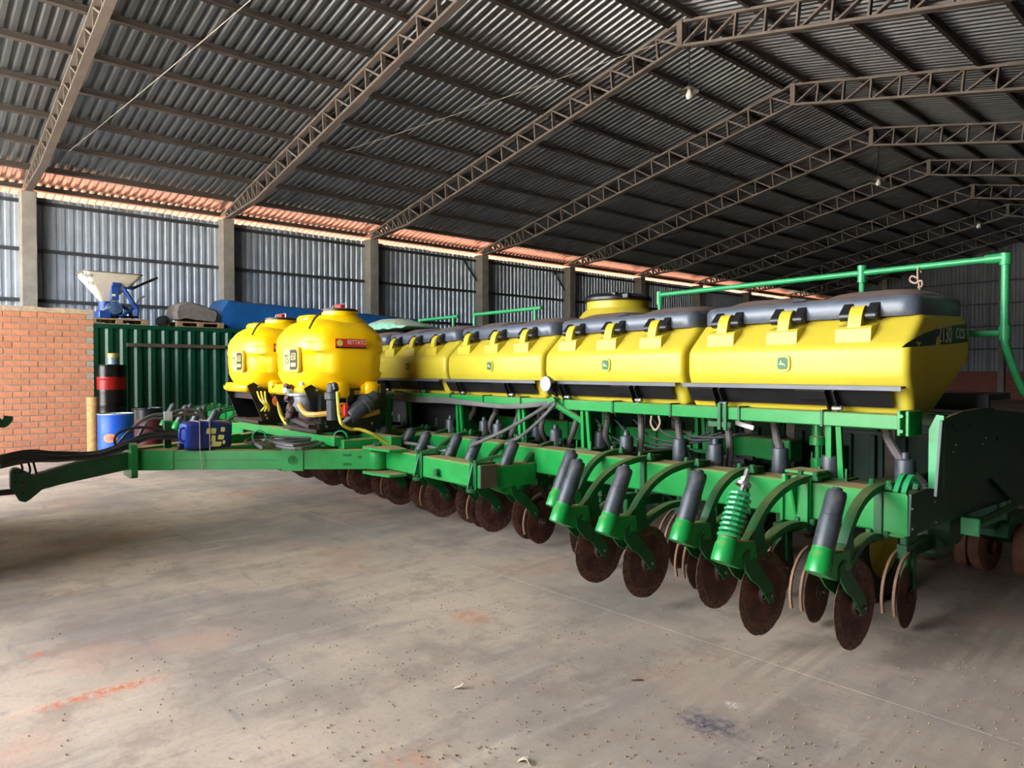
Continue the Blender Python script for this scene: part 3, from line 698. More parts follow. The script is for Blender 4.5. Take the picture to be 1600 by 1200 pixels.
def disc_mesh(r, n=56, notch=.004, cup=.014):
    b = MB(); rings = []
    for rr, x in ((.02, .010), (.05, .010), (.075, .006), (r * .5, .005), (r * .9, .0045), (r, .001)):
        rings.append([(x, (rr + (notch * random.uniform(-1, .3) if rr == r else 0)) * math.cos(2 * math.pi * j / n), (rr + (notch * random.uniform(-1, .3) if rr == r else 0)) * math.sin(2 * math.pi * j / n)) for j in range(n)])
    b.loft(rings + [[(-x, y, z) for x, y, z in rg] for rg in rings[::-1]]); return b.mesh('coulter_disc', M['rust'], 50)
DM = [disc_mesh(.25) for _ in range(4)]
b = MB().lathe([(.0, .03), (.03, .03), (.035, .022), (.062, .02), (.066, .0), (.066, -.02)], 18, Matrix.Rotation(R(90), 4, 'Y')).lathe([(0, .06), (.012, .058), (.014, 0)], 8, Matrix.Rotation(R(90), 4, 'Y'))
for a in range(5): b.lathe([(.008, .02), (.008, .03)], 6, Matrix.Rotation(R(90), 4, 'Y') @ Matrix.Translation((.046 * math.cos(a * 1.257), .046 * math.sin(a * 1.257), 0)))
mhub = b.mesh('hub', M['rust2'])
def coulter(x, d, spring=False, dz=0, dy=0, simple=False):
    o = inst('coulter_bracket', AM[.2 if d > .1 else 0], pn, (x, dy, dz))
    y = -d
    if spring: inst('coil_spring', mspr, o, (0, y, 0)); inst('spring_rod', mrod, o, (0, y, 0))
    else: inst('spring_cover', mcyl, o, (0, y, 0))
    inst('spring_cup', mcup, o, (0, y, 0)); [inst('fork_arm', mfork[s], o, (0, y, 0)) for s in (-1, 1)]
    inst('coulter_disc', random.choice(DM), o, (0, -.30 + y, .32), (random.uniform(0, 6), 0, random.uniform(-.02, .02)))
    inst('hub', mhub, o, (.012, -.30 + y, .32), (random.uniform(0, 6), 0, 0))
REACH = {0: 0, 1: .2, 2: 0, 3: .2, 4: .2, 5: 0, 6: .15}
for k in range(30):
    x = .10 - .45 * k
    d = REACH.get(k, .2 if k % 2 else 0.0)
    dy = 0.0
    if 7 <= k <= 22: d = .12 if k % 2 == 0 else 0; dy = .3 if k % 2 else .22; d = 0
    if k == 6: continue                        # the folding beam joins the toolbar here
    if k == 5: dy = .17
    coulter(x, d, k == 1, 0, dy)
# centre clamp on the toolbar beside the sprung unit
cx = L(1244, 770, 'y', -.02).x
b = MB().box((cx, .11, .955), (.2, .27, .03), .004).box((cx, .11, .99), (.2, .2, .02), .004).box((cx, -.016, .82), (.2, .02, .29), .004).prism([(-.03, .93), (-.03, .72), (-.10, .93)], 'x', cx - .008, cx + .008)
for s in (-1, 1): b.box((cx + s * .085, -.035, .81), (.016, .03, .27)); b.lathe([(.02, 0), (.02, .05)], 6, Matrix.Translation((cx + s * .06, -.05, .93)))
part('toolbar_clamp', b, 'green')
# --- seed row units (second row, behind the toolbar)
mrcyl = MB().lathe([(.0, .86), (.058, .86), (.06, .87), (.06, 1.07), (.054, 1.085), (.03, 1.09), (.026, 1.115), (.02, 1.13), (0, 1.131)], 16).mesh('down_pressure_cylinder', M['grey'])
mrb = MB().box((0, 0, .60), (.05, .16, .5), .008).box((0, -.1, .72), (.09, .12, .05), .005).box((0, .2, .5), (.06, .35, .08), .006).bar([(0, -.02, .5), (0, 0, .22)], .035, .08).mesh('seed_unit', M['green2'])
mrd = disc_mesh(.205, 48); 
b = MB(); s = 0
b.sweep(curve([(s * .03, -.02, .50), (s * .035, -.12, .46), (s * .04, -.205, .36), (s * .04, -.235, .24), (s * .035, -.22, .14)], 4), [(-.008, -.008), (.008, -.008), (.008, .008), (-.008, .008)])
mfen = b.mesh('scraper_bar', mat('dusty_bar', (150, 112, 84), .7, var=.3))
mclose = MB().lathe([(.07, -.05), (.16, -.055), (.20, -.04), (.215, 0), (.20, .04), (.16, .055), (.07, .05), (.07, -.05)], 14, Matrix.Rotation(R(90), 4, 'Y')).mesh('closing_wheel', M['rustwheel'])
mcov = MB().prism([(2.05, .36), (2.12, .52), (2.55, .52), (2.62, .36), (2.5, .30), (2.2, .30)], 'x', -.1, .1).mesh('wheel_cover', M['green2'])
marm = MB().bar([(0, .35, .5), (0, 1.6, .52), (0, 2.35, .42)], .06, .09).mesh('rear_arm', M['green2'])
for k in range(30):
    x = .10 - .45 * k; y = .45 if k % 2 == 0 else .10
    if k == 0: x = .06
    if k > 16: continue
    yy = y if y > .3 else .30
    o = inst('seed_unit', mrb, pn, (x, yy + .06, 0))
    inst('down_pressure_cylinder', mrcyl, o, (0, -.06, 0))
    inst('seed_disc', mrd, o, (.02, y - yy - .06, .22), (random.uniform(0, 6), 0, R(6)))
    inst('hub', mhub, o, (.03, y - yy - .06, .22), (random.uniform(0, 6), 0, 0), (.8, .8, .8))
    [inst('scraper_bar', mfen, o, (s * .035, y - yy - .06, .0)) for s in (-1, 1)]
    if k < 5:
        inst('rear_arm', marm, o, (0, -yy, 0)); inst('wheel_cover', mcov, o, (0, -yy - .06, 0))
        for s in (-1, 1): inst('closing_wheel', mclose, o, (s * .13, 2.32 - yy - .06, .225), (0, 0, s * R(8)))
# --- carrying wheels
def wheel(x, y, r, wd):
    T = Matrix.Rotation(R(90), 4, 'Y'); h = wd / 2
    t = MB().lathe([(r * .62, -h * .85), (r * .8, -h), (r * .95, -h * .92), (r, -h * .6), (r, h * .6), (r * .95, h * .92), (r * .8, h), (r * .62, h * .85), (r * .62, -h * .85)], 36, T)
    for j in range(22):
        for s in (-1, 1):
            a = 2 * math.pi * (j + .25 * s) / 22; t.box((s * h * .45, (r + .008) * math.cos(a), (r + .008) * math.sin(a)), (h * .95, .035, .035), 0, rot=Matrix.Rotation(a, 4, 'X') @ Matrix.Rotation(s * .5, 4, 'Y') if False else Matrix.Rotation(a, 4, 'X'))
    o = part('wheel', t, 'tyre', loc=(x, y, r + .02))
    part('rim', MB().lathe([(r * .64, -h * .8), (r * .6, -h * .5), (r * .52, -h * .1), (r * .5, h * .1), (r * .56, h * .5), (r * .64, h * .8), (r * .6, h * .55), (r * .45, h * .1), (r * .3, h * .25), (.06, h * .3), (.0, h * .3)], 28, T), 'hyel', o)
    part('wheel_leg', MB().box((-.0, .0, r * 1.4), (.1, .14, r * 1.3), .01).bar([(0, 0, 0), (0, -.05, r * 1.2)], .08, .1), 'green2', o, loc=(-h - .12, 0, -.15))
    return o
wheel(-.36, .92, .40, .24); wheel(-1.5, 1.0, .44, .26); wheel(-4.9, 1.0, .44, .26); wheel(-8.2, 1.0, .44, .26); wheel(-12.4, 1.0, .44, .26)
# --- folding wing beam in front of the toolbar, hinge and draft arms
part('wing_beam', MB().box((-3.84, -.57, .72), (1.72, .19, .205), .012), 'green')
part('wing_beam', MB().box((-3.08, -.235, .70), (.19, .47, .2), .01), 'green')
part('end_cap', MB().box((-2.976, -.57, .72), (.012, .185, .2), .005), mat and 'brown')
def beam_clamp(px):
    x = L(px, 735, 'y', -.67).x
    b = MB().box((x, -.674, .72), (.10, .018, .26), .004).box((x, -.57, .83), (.10, .22, .018), .004).prism([(-.68, .84), (-.68, .62), (-.74, .62)], 'x', x - .007, x + .007)
    b.bar([(x + .02, -.67, .85), (x + .12, -.45, .90)], .03, .03)
    for z in (.61, .85): b.lathe([(.022, 0), (.022, .03)], 6, Matrix.Translation((x, -.70, z)))
    b.lathe([(.045, 0), (.05, .01), (.05, .025)], 12, Matrix.Translation((x + .01, -.70, .585)))
    part('beam_clamp', b, 'green2')
beam_clamp(656); beam_clamp(740)
part('pin_boss', MB().lathe([(.03, 0), (.03, .05)], 12, Matrix.Translation((-3.62, -.66, .70)) @ Matrix.Rotation(R(90), 4, 'X')).box((-3.62, -.68, .665), (.09, .05, .012)), 'green2')
def arm(sgn):
    a = Vector((-6.3 + sgn * 1.58, -.72, .72)); e = Vector((-6.3 + sgn * .09, -2.72, .725)); d = (e - a).normalized()
    o = part('draft_arm', MB().bar([a + d * .05, e], .15, .195), 'green')
    part('arm_collar', MB().bar([a + d * .75, a + d * .97], .18, .225), 'green', o)
    part('arm_collar', MB().bar([e - d * .42, e - d * .02], .165, .205), 'green', o)
    side = Vector((d.y, -d.x, 0)) * -sgn
    if side.dot(Vector((1.98 + 5.5, -4.33 + 1.7, 0))) < 0: side = -side
    m = Matrix.Translation(a + d * .86 + side * .09) @ side.to_track_quat('Z', 'Y').to_matrix().to_4x4()
    part('boss_ring', MB().lathe([(.05, 0), (.05, .008), (.042, .008), (.042, 0)], 20, m), 'green', o)
    for t, zz in ((.30, .05), (.30, -.045), (.17, .03)):
        q = a + d * t + side * .078 + Vector((0, 0, zz)); part('slot', MB().box((0, 0, 0), (.085 if t > .2 else .04, .008, .022), .004), 'green2', o, loc=q, rot=(0, 0, math.atan2(d.y, d.x)))
    part('arm_weld', MB().bar([a + d * 1.0 + side * .076, e - d * .45 + side * .076], .004, .006), 'green2', o)
    # hinge
    m = Matrix.Translation(a)
    part('hinge_boss', MB().lathe([(0, -.1), (.1, -.1), (.104, -.09), (.104, .07), (.09, .085), (0, .085)], 20, m), 'green', o)
    dirx = Vector((sgn, 0, 0))
    pl = [(-.02, -.16), (.16, -.15), (.42, -.09), (.44, .1), (.1, .17), (-.08, .12), (-.14, 0), (-.1, -.11)]
    for z in (.845, .59):
        part('hinge_plate', MB().prism([(a.x + sgn * x, a.y + y) for x, y in pl], 'z', z - .012, z + .012), 'green', o)
    part('hinge_pin', MB().lathe([(.045, .12), (.045, .165), (.03, .17)], 6, m).lathe([(.04, -.17), (.04, -.12)], 12, m), 'green2', o)
    return a, e, d
armA = arm(1); arm(-1)
part('wing_beam', MB().box((-8.76, -.57, .72), (1.72, .19, .205), .012), 'green')
# --- tongue
part('tongue', MB().box((-6.3, -1.3, .71), (.2, 2.9, .2), .012), 'green')
fz = .725
part('flange', MB().prism(rrect(.42, .36, .05, 4, -6.26, .725), 'y', -2.79, -2.73), 'green')
tg = [yz(*p, -6.22) for p in [(16, 739), (19, 733), (28, 732), (52, 743), (120, 723), (208, 706), (208, 732), (150, 745), (95, 757), (66, 765), (48, 780), (40, 785), (30, 783), (23, 772), (16, 765)]]
o = part('hitch_tongue', MB().prism(rpoly(tg, .012, 2), 'x', -6.36, -6.22), 'green2')
for p in ((24, 738.5), (24, 746), (24, 754), (35, 754), (35, 761), (35, 770)):
    y, z = yz(*p, -6.22); inst('bolt', MB().lathe([(.016, 0), (.014, .014)], 8, Matrix.Rotation(R(90), 4, 'Y')).mesh('bolt', M['rust2']), o, (-6.22, y, z))
y, z = yz(14, 769, -6.28)
part('hitch_bar', MB().box((-6.29, y - .2, z), (.08, .5, .05), .01).lathe([(.07, -.06), (.07, .06)], 12, Matrix.Translation((-6.29, y - .45, z - .01))), 'blackmetal')
# --- sprayer tanks
def sgnp(v, e): return math.copysign(abs(v) ** e, v)
def tank_mesh():
    a, b_, c = .68, .50, .45; nu, nv = 64, 72; rings = []
    for i in range(nv + 1):
        ph = -math.pi / 2 + math.pi * i / nv; z = c * sgnp(math.sin(ph), .80); cr = abs(math.cos(ph)) ** .62
        ring = []
        for j in range(nu):
            th = 2 * math.pi * j / nu; x = a * cr * sgnp(math.cos(th), .62); y = b_ * cr * sgnp(math.sin(th), .62)
            k = 1.0; cor = max(0, min(1, (abs(math.sin(2 * th)) - .55) / .3))
            if -.17 < z < .055: k -= .05 * cor
            k += .02 * cor * (1 if abs(z - .22) < .06 else 0)
            ring.append((x * k, y * k, z))
        rings.append(ring)
    m = MB(); m.loft(rings, cap=False)
    # filler dome, rear block and shoulders moulded on
    m.lathe([(.33, .34), (.30, .41), (.24, .46), (.205, .475), (.20, .52), (.0, .52)], 24, Matrix.Translation((.18, .05, 0)))
    m.box((-.33, -.02, .44), (.34, .34, .13), .03)
    m.box((.60, -.16, -.36), (.12, .22, .18), .03); m.box((.60, .22, -.36), (.12, .16, .18), .03)
    m.box((-.1, -.43, -.37), (.9, .12, .12), .04)
    m.prism(rpoly([(.1, -.455), (.3, -.455), (.34, -.3), (.12, -.3)], .02, 3), 'x', .3, .62)
    return m.mesh('liquid_tank', M['tyel'], 50)
tme = tank_mesh()
mcap = MB().lathe([(.19, .52), (.205, .525), (.205, .545), (.18, .555), (.0, .555)], 24).mesh('tank_lid', M['blackmetal'])
mhan = MB().box((0, 0, .58), (.14, .06, .05), .012).mesh('lid_handle', M['red'])
mwir = MB().tube(curve([(-.17, 0, .55), (-.17, 0, .6), (-.08, 0, .605), (.08, 0, .605), (.17, 0, .6), (.17, 0, .55)], 3), .008, 6).mesh('lid_bail', M['steel'])
mlab = MB().prism(rrect(.44, .28, .05, 4), 'y', .0, .03).mesh('label', M['hoseyel'])
b = MB().prism(rpoly([(-.19, -.11), (-.01, -.11), (-.01, .11), (-.19, .11)], [.06, 0, 0, .06], 4), 'y', -.004, 0)
mlw = b.mesh('label_field', M['cream'])
mld = MB().prism(rpoly([(-.01, -.11), (.19, -.11), (.19, .11), (-.01, .11)], [0, .06, .06, 0], 4), 'y', -.004, 0).mesh('label_field', M['blackmetal'])
t1 = text_mesh('TS', .14, M['mark'], .0008, .85); t2 = text_mesh('650', .115, M['cream'], .0008, .85)
mlb = MB().prism(rrect(.14, .04, .006, 2), 'y', -.006, 0).mesh('label_bar', M['cream'])
TZ = 1.80
for cx in (-5.78, -7.56):
    t = inst('liquid_tank', tme, pn, (cx, -.77, TZ))
    for nm, me in (('tank_lid', mcap), ('lid_handle', mhan), ('lid_bail', mwir)): inst(nm, me, t, (.18, .05, 0))
    lx = L(453, 563, 'y', -1.29).x - (-5.78)
    inst('label', mlab, t, (lx, -.514, -.03)); inst('label_field', mlw, t, (lx, -.514, -.03)); inst('label_field', mld, t, (lx, -.514, -.03))
    inst('lettering', t1, t, (lx - .10, -.520, -.03), (R(90), 0, 0)); inst('lettering', t2, t, (lx + .09, -.520, .0), (R(90), 0, 0)); inst('label_bar', mlb, t, (lx + .09, -.515, -.085))
    # level gauge
    inst('level_gauge', MB().tube(curve([(.02, -.28, .44), (.0, -.36, .36), (-.02, -.42, .24)], 3), .012, 6).mesh('level_gauge', M['mark']), t, (.44, 0, .06))
    bx = MB().prism(rrect(.36, .095, .006, 2), 'x', 0, .006)
    inst('brand_plate', bx.mesh('brand_plate', M['red']), t, (.682, -.06, .145)); inst('brand_strip', MB().box((0, 0, 0), (.004, .36, .018)).mesh('brand_strip', M['blackmetal']), t, (.688, -.06, .098))
    inst('lettering', text_mesh('BETTATO', .066, M['white'], .0008, .78), t, (.690, .01, .155), (R(90), 0, R(90)))
    inst('brand_ring', MB().lathe([(.028, 0), (.034, 0), (.034, .004), (.028, .004)], 16, Matrix.Rotation(R(90), 4, 'Y')).mesh('brand_ring', M['cream']), t, (.688, -.19, .147))
    # black carrier frame
    fr = part('tank_frame', MB().prism([(-.42, 1.50), (-.50, 1.46), (-.30, .98), (.42, .98), (.50, 1.30), (.46, 1.52), (.36, 1.42), (-.1, 1.40), (-.3, 1.42)], 'x', .46, .475), 'blackmetal', loc=(cx, -.77, 0))
    part('frame_plate', MB().prism([(-.42, 1.50), (-.50, 1.46), (-.30, .98), (.42, .98), (.50, 1.30), (.46, 1.52), (.36, 1.42), (-.3, 1.42)], 'x', -.475, -.46), 'blackmetal', fr)
    part('frame_plate', MB().box((0, -.36, 1.36), (.92, .02, .16), .004).box((0, -.3, .99), (.95, .14, .04), .004).box((0, .3, 1.2), (.92, .02, .44), .004).box((0, 0, .985), (.95, .7, .03), .004), 'blackmetal', fr)
    part('info_plate', MB().box((.555, .12, 1.375), (.012, .34, .15), .01), 'black', fr); part('sticker', MB().box((.563, .12, 1.405), (.006, .16, .05), .002), 'hoseyel', fr)
    for (yy, zz) in ((-.36, 1.44), (-.18, 1.33), (-.14, 1.31), (.0, 1.29), (.36, 1.27), (-.27, 1.08), (-.25, 1.04), (.3, 1.05)):
        inst('bolt', MB().lathe([(.0, .012), (.014, .008), (.016, 0)], 8, Matrix.Rotation(R(90), 4, 'Y')).mesh('bolt', M['steel']), fr, (.475, yy, zz))
    part('frame_leg', MB().box((.05, -.26, .9), (.08, .05, .2)).box((-.35, -.26, .9), (.05, .05, .2)).box((.35, .2, .9), (.05, .05, .2)), 'blackmetal', fr)
# pump, filters, valve dial and hoses at the near tank
FX = -5.28
q1, q2 = L(546, 652, 'x', FX + .12), L(592, 613, 'x', FX + .12)
ax = q2 - q1; Lm = ax.length; m = Matrix.Translation(q1) @ ax.to_track_quat('Z', 'Y').to_matrix().to_4x4()
f = part('filter_canister', MB().lathe([(0, 0), (.075, 0), (.088, .02), (.092, Lm * .45), (.115, Lm * .48), (.115, Lm * .62), (.092, Lm * .65), (.086, Lm * .85), (.04, Lm * .92), (.035, Lm)], 20, m), 'grey')
part('filter_cap', MB().lathe([(.0, 0), (.04, 0), (.04, .06), (0, .07)], 10, Matrix.Translation(q2)), 'brown', f)
part('drain_valve', MB().lathe([(.02, -.09), (.03, 0)], 8, m), 'silver', f)
def dial(px, py, x, r):
    q = L(px, py, 'x', x); d = part('valve_dial', MB().lathe([(r, 0), (r, .02), (r * .9, .025), (0, .025)], 20, Matrix.Rotation(R(90), 4, 'Y')), 'orange', loc=q)
    return d
d = dial(535, 641, FX + .10, .085); part('dial_handle', MB().box((.04, .02, .0), (.03, .05, .13), .01), 'red', d)
for a in range(6): part('dial_slot', MB().box((.027, .055 * math.cos(a), .055 * math.sin(a)), (.006, .02, .02)), 'blackmetal', d)
dial(434, 626, -7.06, .075)
q = L(519, 625, 'y', -1.27); f = part('small_filter', MB().lathe([(0, -.2), (.055, -.2), (.058, .0), (.075, .01), (.075, .07), (.055, .08), (.05, .16), (.03, .17)], 16), 'grey', loc=q)
part('pipe_elbow', MB().tube(curve([q + Vector((0, 0, .14)), q + Vector((.06, 0, .15)), q + Vector((.09, 0, .10))], 4), .03, 8), 'blackmetal')
q = L(473, 625, 'y', -1.2)
pump = part('pump', MB().lathe([(0, -.12), (.1, -.12), (.13, -.05), (.13, .04), (.16, .05), (.16, .075), (.05, .09), (.03, .2)], 18), 'silver', loc=q)
random.seed(3)
for i in range(9):
    a = random.uniform(0, 6.28); part('pump_fitting', MB().lathe([(0, -.06), (.035, -.06), (.045, 0), (.03, .02), (.03, .07), (0, .07)], 10, Matrix.Translation((.17 * math.cos(a), -.02 - abs(.12 * math.sin(a)), random.uniform(-.18, .16))) @ Matrix.Rotation(random.uniform(0, 3), 4, (1, .3, 0))), random.choice(['silver', 'steel', 'blackmetal', 'rust2']), pump)
part('pump_frame', MB().bar([q + Vector((-.3, -.02, -.26)), q + Vector((0, -.1, -.2)), q + Vector((.35, -.04, -.27))], .1, .04).box(q + Vector((0, .1, -.1)), (.6, .05, .3)), 'black')
def hose(nm, pts, r, m='hose', n=7, parent=pn): return part(nm, MB().tube(curve(pts, 5), r, n), m, parent)
YP = -1.34
hose('amber_hose', [L(468, 632, 'y', -1.3), L(473, 642, 'y', -1.32), L(480, 647, 'y', -1.32), L(492, 648, 'y', -1.3), L(512, 646, 'y', -1.2)], .028, 'amber')
hose('yellow_hose', [L(527, 612, 'y', YP), L(528, 630, 'y', YP), L(530, 650, 'y', YP), L(534, 662, 'y', YP), L(546, 670, 'y', -1.2), L(562, 671, 'y', -1.1), L(580, 677, 'y', -1.0), L(605, 692, 'y', -.8)], .016, 'hoseyel')
hose('yellow_hose', [L(435, 628, 'x', -7.0), L(437, 643, 'x', -6.95), L(443, 656, 'x', -6.7), L(452, 666, 'x', -6.4), L(465, 668, 'x', -6.3), L(478, 665, 'x', -6.2), L(490, 658, 'x', -6.1)], .022, 'hoseyel')
for dx in (0, 6, 12): hose('yellow_hose', [L(402 + dx, 612, 'y', -1.16), L(407 + dx * .7, 625, 'y', -1.2), L(414 + dx * .5, 634, 'y', -1.16), L(408 + dx, 642, 'y', -1.1)], .012, 'hoseyel', 5)
hose('amber_hose', [L(555, 651, 'x', -5.2), L(575, 648, 'x', -5.2), L(592, 643, 'x', -5.2)], .03, 'amber')
# --- centre frame under the tanks
part('centre_frame', MB().box((-6.5, -1.02, .90), (3.0, .12, .10), .008), 'green')
part('centre_frame', MB().box((-6.5, -.5, .88), (3.6, .14, .13), .008), 'green')
for x in (-5.0, -5.45, -6.9, -8.0): part('centre_frame', MB().box((x, -.45, .86), (.12, 1.1, .11), .008), 'green')
CPX = L(604, 640, 'y', -.1).x
part('centre_post', MB().box((CPX, -.10, 1.12), (.09, .09, .45), .006).box((CPX, -.10, 1.36), (.14, .14, .03), .004), 'green')
part('void_panel', MB().box((-5.6, .42, 1.12), (1.5, .05, .5)).box((-8.4, .42, 1.12), (2.6, .05, .5)), 'dark')  # near-black sheets painted in for the shaded void beside the tanks
# --- hydraulic hoses
BUN = [(0, 721), (45, 712), (95, 714), (150, 711), (190, 698), (228, 682), (262, 679), (287, 683)]
random.seed(11)
for i in range(7):
    j = lambda s: random.uniform(-s, s)
    oy = (i - 3) * 2.0; ox = -6.30 + (i % 4) * .04
    pts = [L(px, py + oy * (1.25 if px < 120 else .7) + j(2), 'x', ox) for px, py in BUN]
    hose('hydraulic_hose', pts, .016, 'rubber' if i < 4 else 'hose')
for i, (y0, y1) in enumerate(((646, 640), (653, 647))):
    hose('hydraulic_hose', [L(180 + 28 * i, 699, 'x', -6.3), L(208 + 12 * i, 668 + 8 * i, 'x', -6.3), L(235, 650 + 6 * i, 'x', -6.32), L(262, y0, 'x', -6.35), L(290, y1, 'x', -6.4), L(312 + i, 644 + 6 * i, 'x', -6.4), L(322 - i * 4, 662, 'x', -6.4)], .017, 'hose')
hose('hydraulic_hose', [L(184, 700, 'x', -6.25), L(179, 688, 'x', -6.25), L(187, 675, 'x', -6.25), L(215, 668, 'x', -6.25), L(245, 670, 'x', -6.25), L(262, 677, 'x', -6.25)], .014, 'rubber')
hose('hydraulic_hose', [L(50, 715, 'x', -6.28), L(52, 706, 'x', -6.28), L(60, 704, 'x', -6.28), L(68, 708, 'x', -6.28), L(66, 716, 'x', -6.28)], .012, 'rubber')
for px in (32, 44, 52): hose('hydraulic_hose', [L(px, 722, 'x', -6.26), L(px + 3, 733, 'x', -6.2), L(px - 4 + (px - 30) * .4, 741, 'x', -6.24)], .010, 'rubber')
q = L(262.5, 650, 'x', -6.28)
part('hose_bracket', MB().box(q, (.02, .085, .1), .004), 'white'); part('hose_bracket', MB().box((q.x - .03, q.y, (q.z + .83) / 2 - .04), (.04, .07, q.z - .83 - .05)), 'green2')
q = L(290, 655, 'x', -6.3); part('orange_tie', MB().tube([q + Vector((0, 0, .1)), q, q - Vector((0, 0, .1))], .008, 5).lathe([(0, -.03), (.02, -.02), (.02, .02), (0, .03)], 8, Matrix.Translation(q - Vector((0, 0, .05)))), 'rust2')
for i in range(6):
    y0 = 688 + i * 2.0
    hose('hydraulic_hose', [L(392 + i * 3, y0 + 1, 'z', .87 + .01 * i), L(405 + i * 5, y0 - 4 + (i % 3) * 2, 'z', .88), L(440 + i * 6, y0 + (3 if i % 2 else -2), 'z', .88), L(490 + i * 4, y0 - 3 - i, 'z', .87), L(545, 689 - i * 1.2, 'z', .87), L(585, 689 - i, 'z', .88)] + ([L(640 + i * 8, 693 + i, 'z', .86), L(690 + i * 8, 703 + i * 2, 'z', .835)] if i < 3 else []), .017, 'hose')
hose('hydraulic_hose', [L(395, 693, 'z', .9), L(383, 690, 'z', .9), L(396, 684, 'z', .9), L(430, 683, 'z', .9), L(500, 684, 'z', .9), L(540, 674, 'z', .95)], .015, 'rubber')
def ring_clip(px, py): 
    q = L(px, py, 'z', .93); part('hose_guide', MB().tube([q + Vector((.075 * math.cos(a * .45) * .6, .075 * math.cos(a * .45) * .75, .075 * math.sin(a * .45))) for a in range(-2, 12)], .010, 6), 'green_pipe')
ring_clip(405, 683); ring_clip(532, 684)
# bundle along the support rail
for i in range(3):
    o_ = i * 3.0
    hose('hydraulic_hose', [L(596, 613 + o_, 'y', .12), L(625, 617 + o_, 'y', .15), L(645, 622 + o_ * .8, 'y', .17), L(690, 622 + o_, 'y', .17), L(740, 629 + o_ * .5, 'y', .16), L(790, 634 + o_ * .4, 'y', .16), L(830, 632 + o_ * .4, 'y', .16), L(868, 627 + o_ * .4, 'y', .16)], .017, 'hose')
hose('hydraulic_hose', [L(866, 628, 'y', .15), L(845, 640, 'y', .05), L(790, 672, 'y', -.2), L(735, 697, 'y', -.42)], .017, 'hose')
hose('hydraulic_hose', [L(868, 630, 'y', .14), L(845, 655, 'y', .05), L(815, 681, 'y', -.1), L(790, 694, 'y', -.2)], .017, 'hose')
hose('hydraulic_hose', [L(858, 629, 'y', .15), L(880, 640, 'y', .2), L(905, 658, 'y', .26), L(918, 666, 'y', .3)], .014, 'hose')
q1, q2 = L(868, 632, 'y', .16), L(918, 663, 'y', .30)
part('hydraulic_cylinder', MB().tube([q1, q2], .03, 10), 'green'); part('cylinder_eye', MB().lathe([(.055, -.04), (.055, .04)], 14, Matrix.Translation(L(866, 629, 'y', .18)) @ Matrix.Rotation(R(90), 4, 'X')), 'green')
# work lamp
q = L(848, 600, 'y', .05)
wl_ = part('work_lamp', MB().lathe([(0, .05), (.05, .05), (.075, .0), (.075, -.02)], 18, Matrix.Rotation(R(-90), 4, 'X')), 'black', loc=q + Vector((0, .06, 0)))
part('lamp_lens', MB().lathe([(0, 0), (.068, 0), (.068, .01), (0, .016)], 18, Matrix.Rotation(R(90), 4, 'X')), 'white', wl_, loc=(0, -.018, 0)); part('lamp_stalk', MB().bar([(0, .03, 0), (0, .12, -.12)], .03, .02), 'black', wl_)
# --- seed hoses (ribbed) from the hopper funnels to the row units
def rtube(pts, r, nrib):
    P = curve(pts, 5); b = MB(); n = 9; rings = []; tot = len(P) - 1; u = Vector((1, 0, 0))
    for i in range(nrib * 2 + 1):
        t = i / (nrib * 2) * tot; k = min(int(t), tot - 1); p = P[k].lerp(P[k + 1], t - k); tg_ = (P[k + 1] - P[k]).normalized()
        s1 = tg_.cross(u).normalized(); s2 = tg_.cross(s1); rr = r * (1.0 if i % 2 else .86)
        rings.append([p + s1 * rr * math.cos(2 * math.pi * j / n) + s2 * rr * math.sin(2 * math.pi * j / n) for j in range(n)])
    return b.loft(rings)
mh = mat('ribbed_hose', (92, 86, 82), .65, var=.25)
fx = [.15 - HW / 2 - HP * h + dx for h in range(8) for dx in (.6, .2, -.2, -.6)]
random.seed(5)
for i, x in enumerate(fx[:26]):
    k = min(i, 16); ux = .10 - .45 * i
    y = .45 if i % 2 == 0 else .34
    rtube([(x, .47, 1.28), (x + .02, .46, 1.2), ((x + ux) / 2 + .04, .44, 1.06), (ux + .04, y + .08, .93), (ux + .02, y + .08, .84)], .03, 22).build('seed_hose', mh, pn)
# dark machinery behind the toolbar: seed meters and a hydraulic ram
mm = MB().box((0, 0, .82), (.24, .26, .36), .03).lathe([(.0, .07), (.13, .07), (.15, .02), (.15, -.06)], 18, Matrix.Translation((.1, .0, .86)) @ Matrix.Rotation(R(90), 4, 'Y')).box((0, -.02, 1.04), (.16, .18, .1), .02).mesh('seed_meter', M['green_shaded'])
for k in range(22): inst('seed_meter', mm, pn, (.02 - .45 * k, .86 if k % 2 else .95, -.24))
mrp = MB().box((0, 0, .92), (.36, .03, .8), .008).box((0, -.03, 1.18), (.30, .04, .1), .006).box((.1, -.03, .85), (.05, .04, .5), .006).box((-.1, -.03, .85), (.05, .04, .5), .006).mesh('rear_panel', M['green_shaded'])
for k in range(26): inst('rear_panel', mrp, pn, (.02 - .45 * k, 1.92, 0))
part('rear_beam', MB().box((-5.7, 1.86, 1.28), (11.8, .08, .08), .006), 'green2')
q = L(1278, 700, 'y', .75)
part('hydraulic_ram', MB().lathe([(.05, .9), (.05, 1.0), (.022, 1.0), (.022, 1.1), (.06, 1.1), (.06, 1.16), (.045, 1.17), (.045, 1.32)], 14), 'green', loc=(q.x, q.y, 0))
hose('wire_loop', [L(1018, 650, 'y', .18), L(1017, 662, 'y', .16), L(1024, 672, 'y', .16), L(1031, 662, 'y', .16), L(1029, 650, 'y', .18)], .008, 'rope', 5)
for i in range(5): hose('harness', [L(930 + i * 30, 655, 'y', .55), L(970 + i * 25, 690 - i * 3, 'y', .5), L(1040 + i * 20, 700 - i * 4, 'y', .5), L(1110 + i * 18, 676, 'y', .6)], .010, 'rubber', 5)

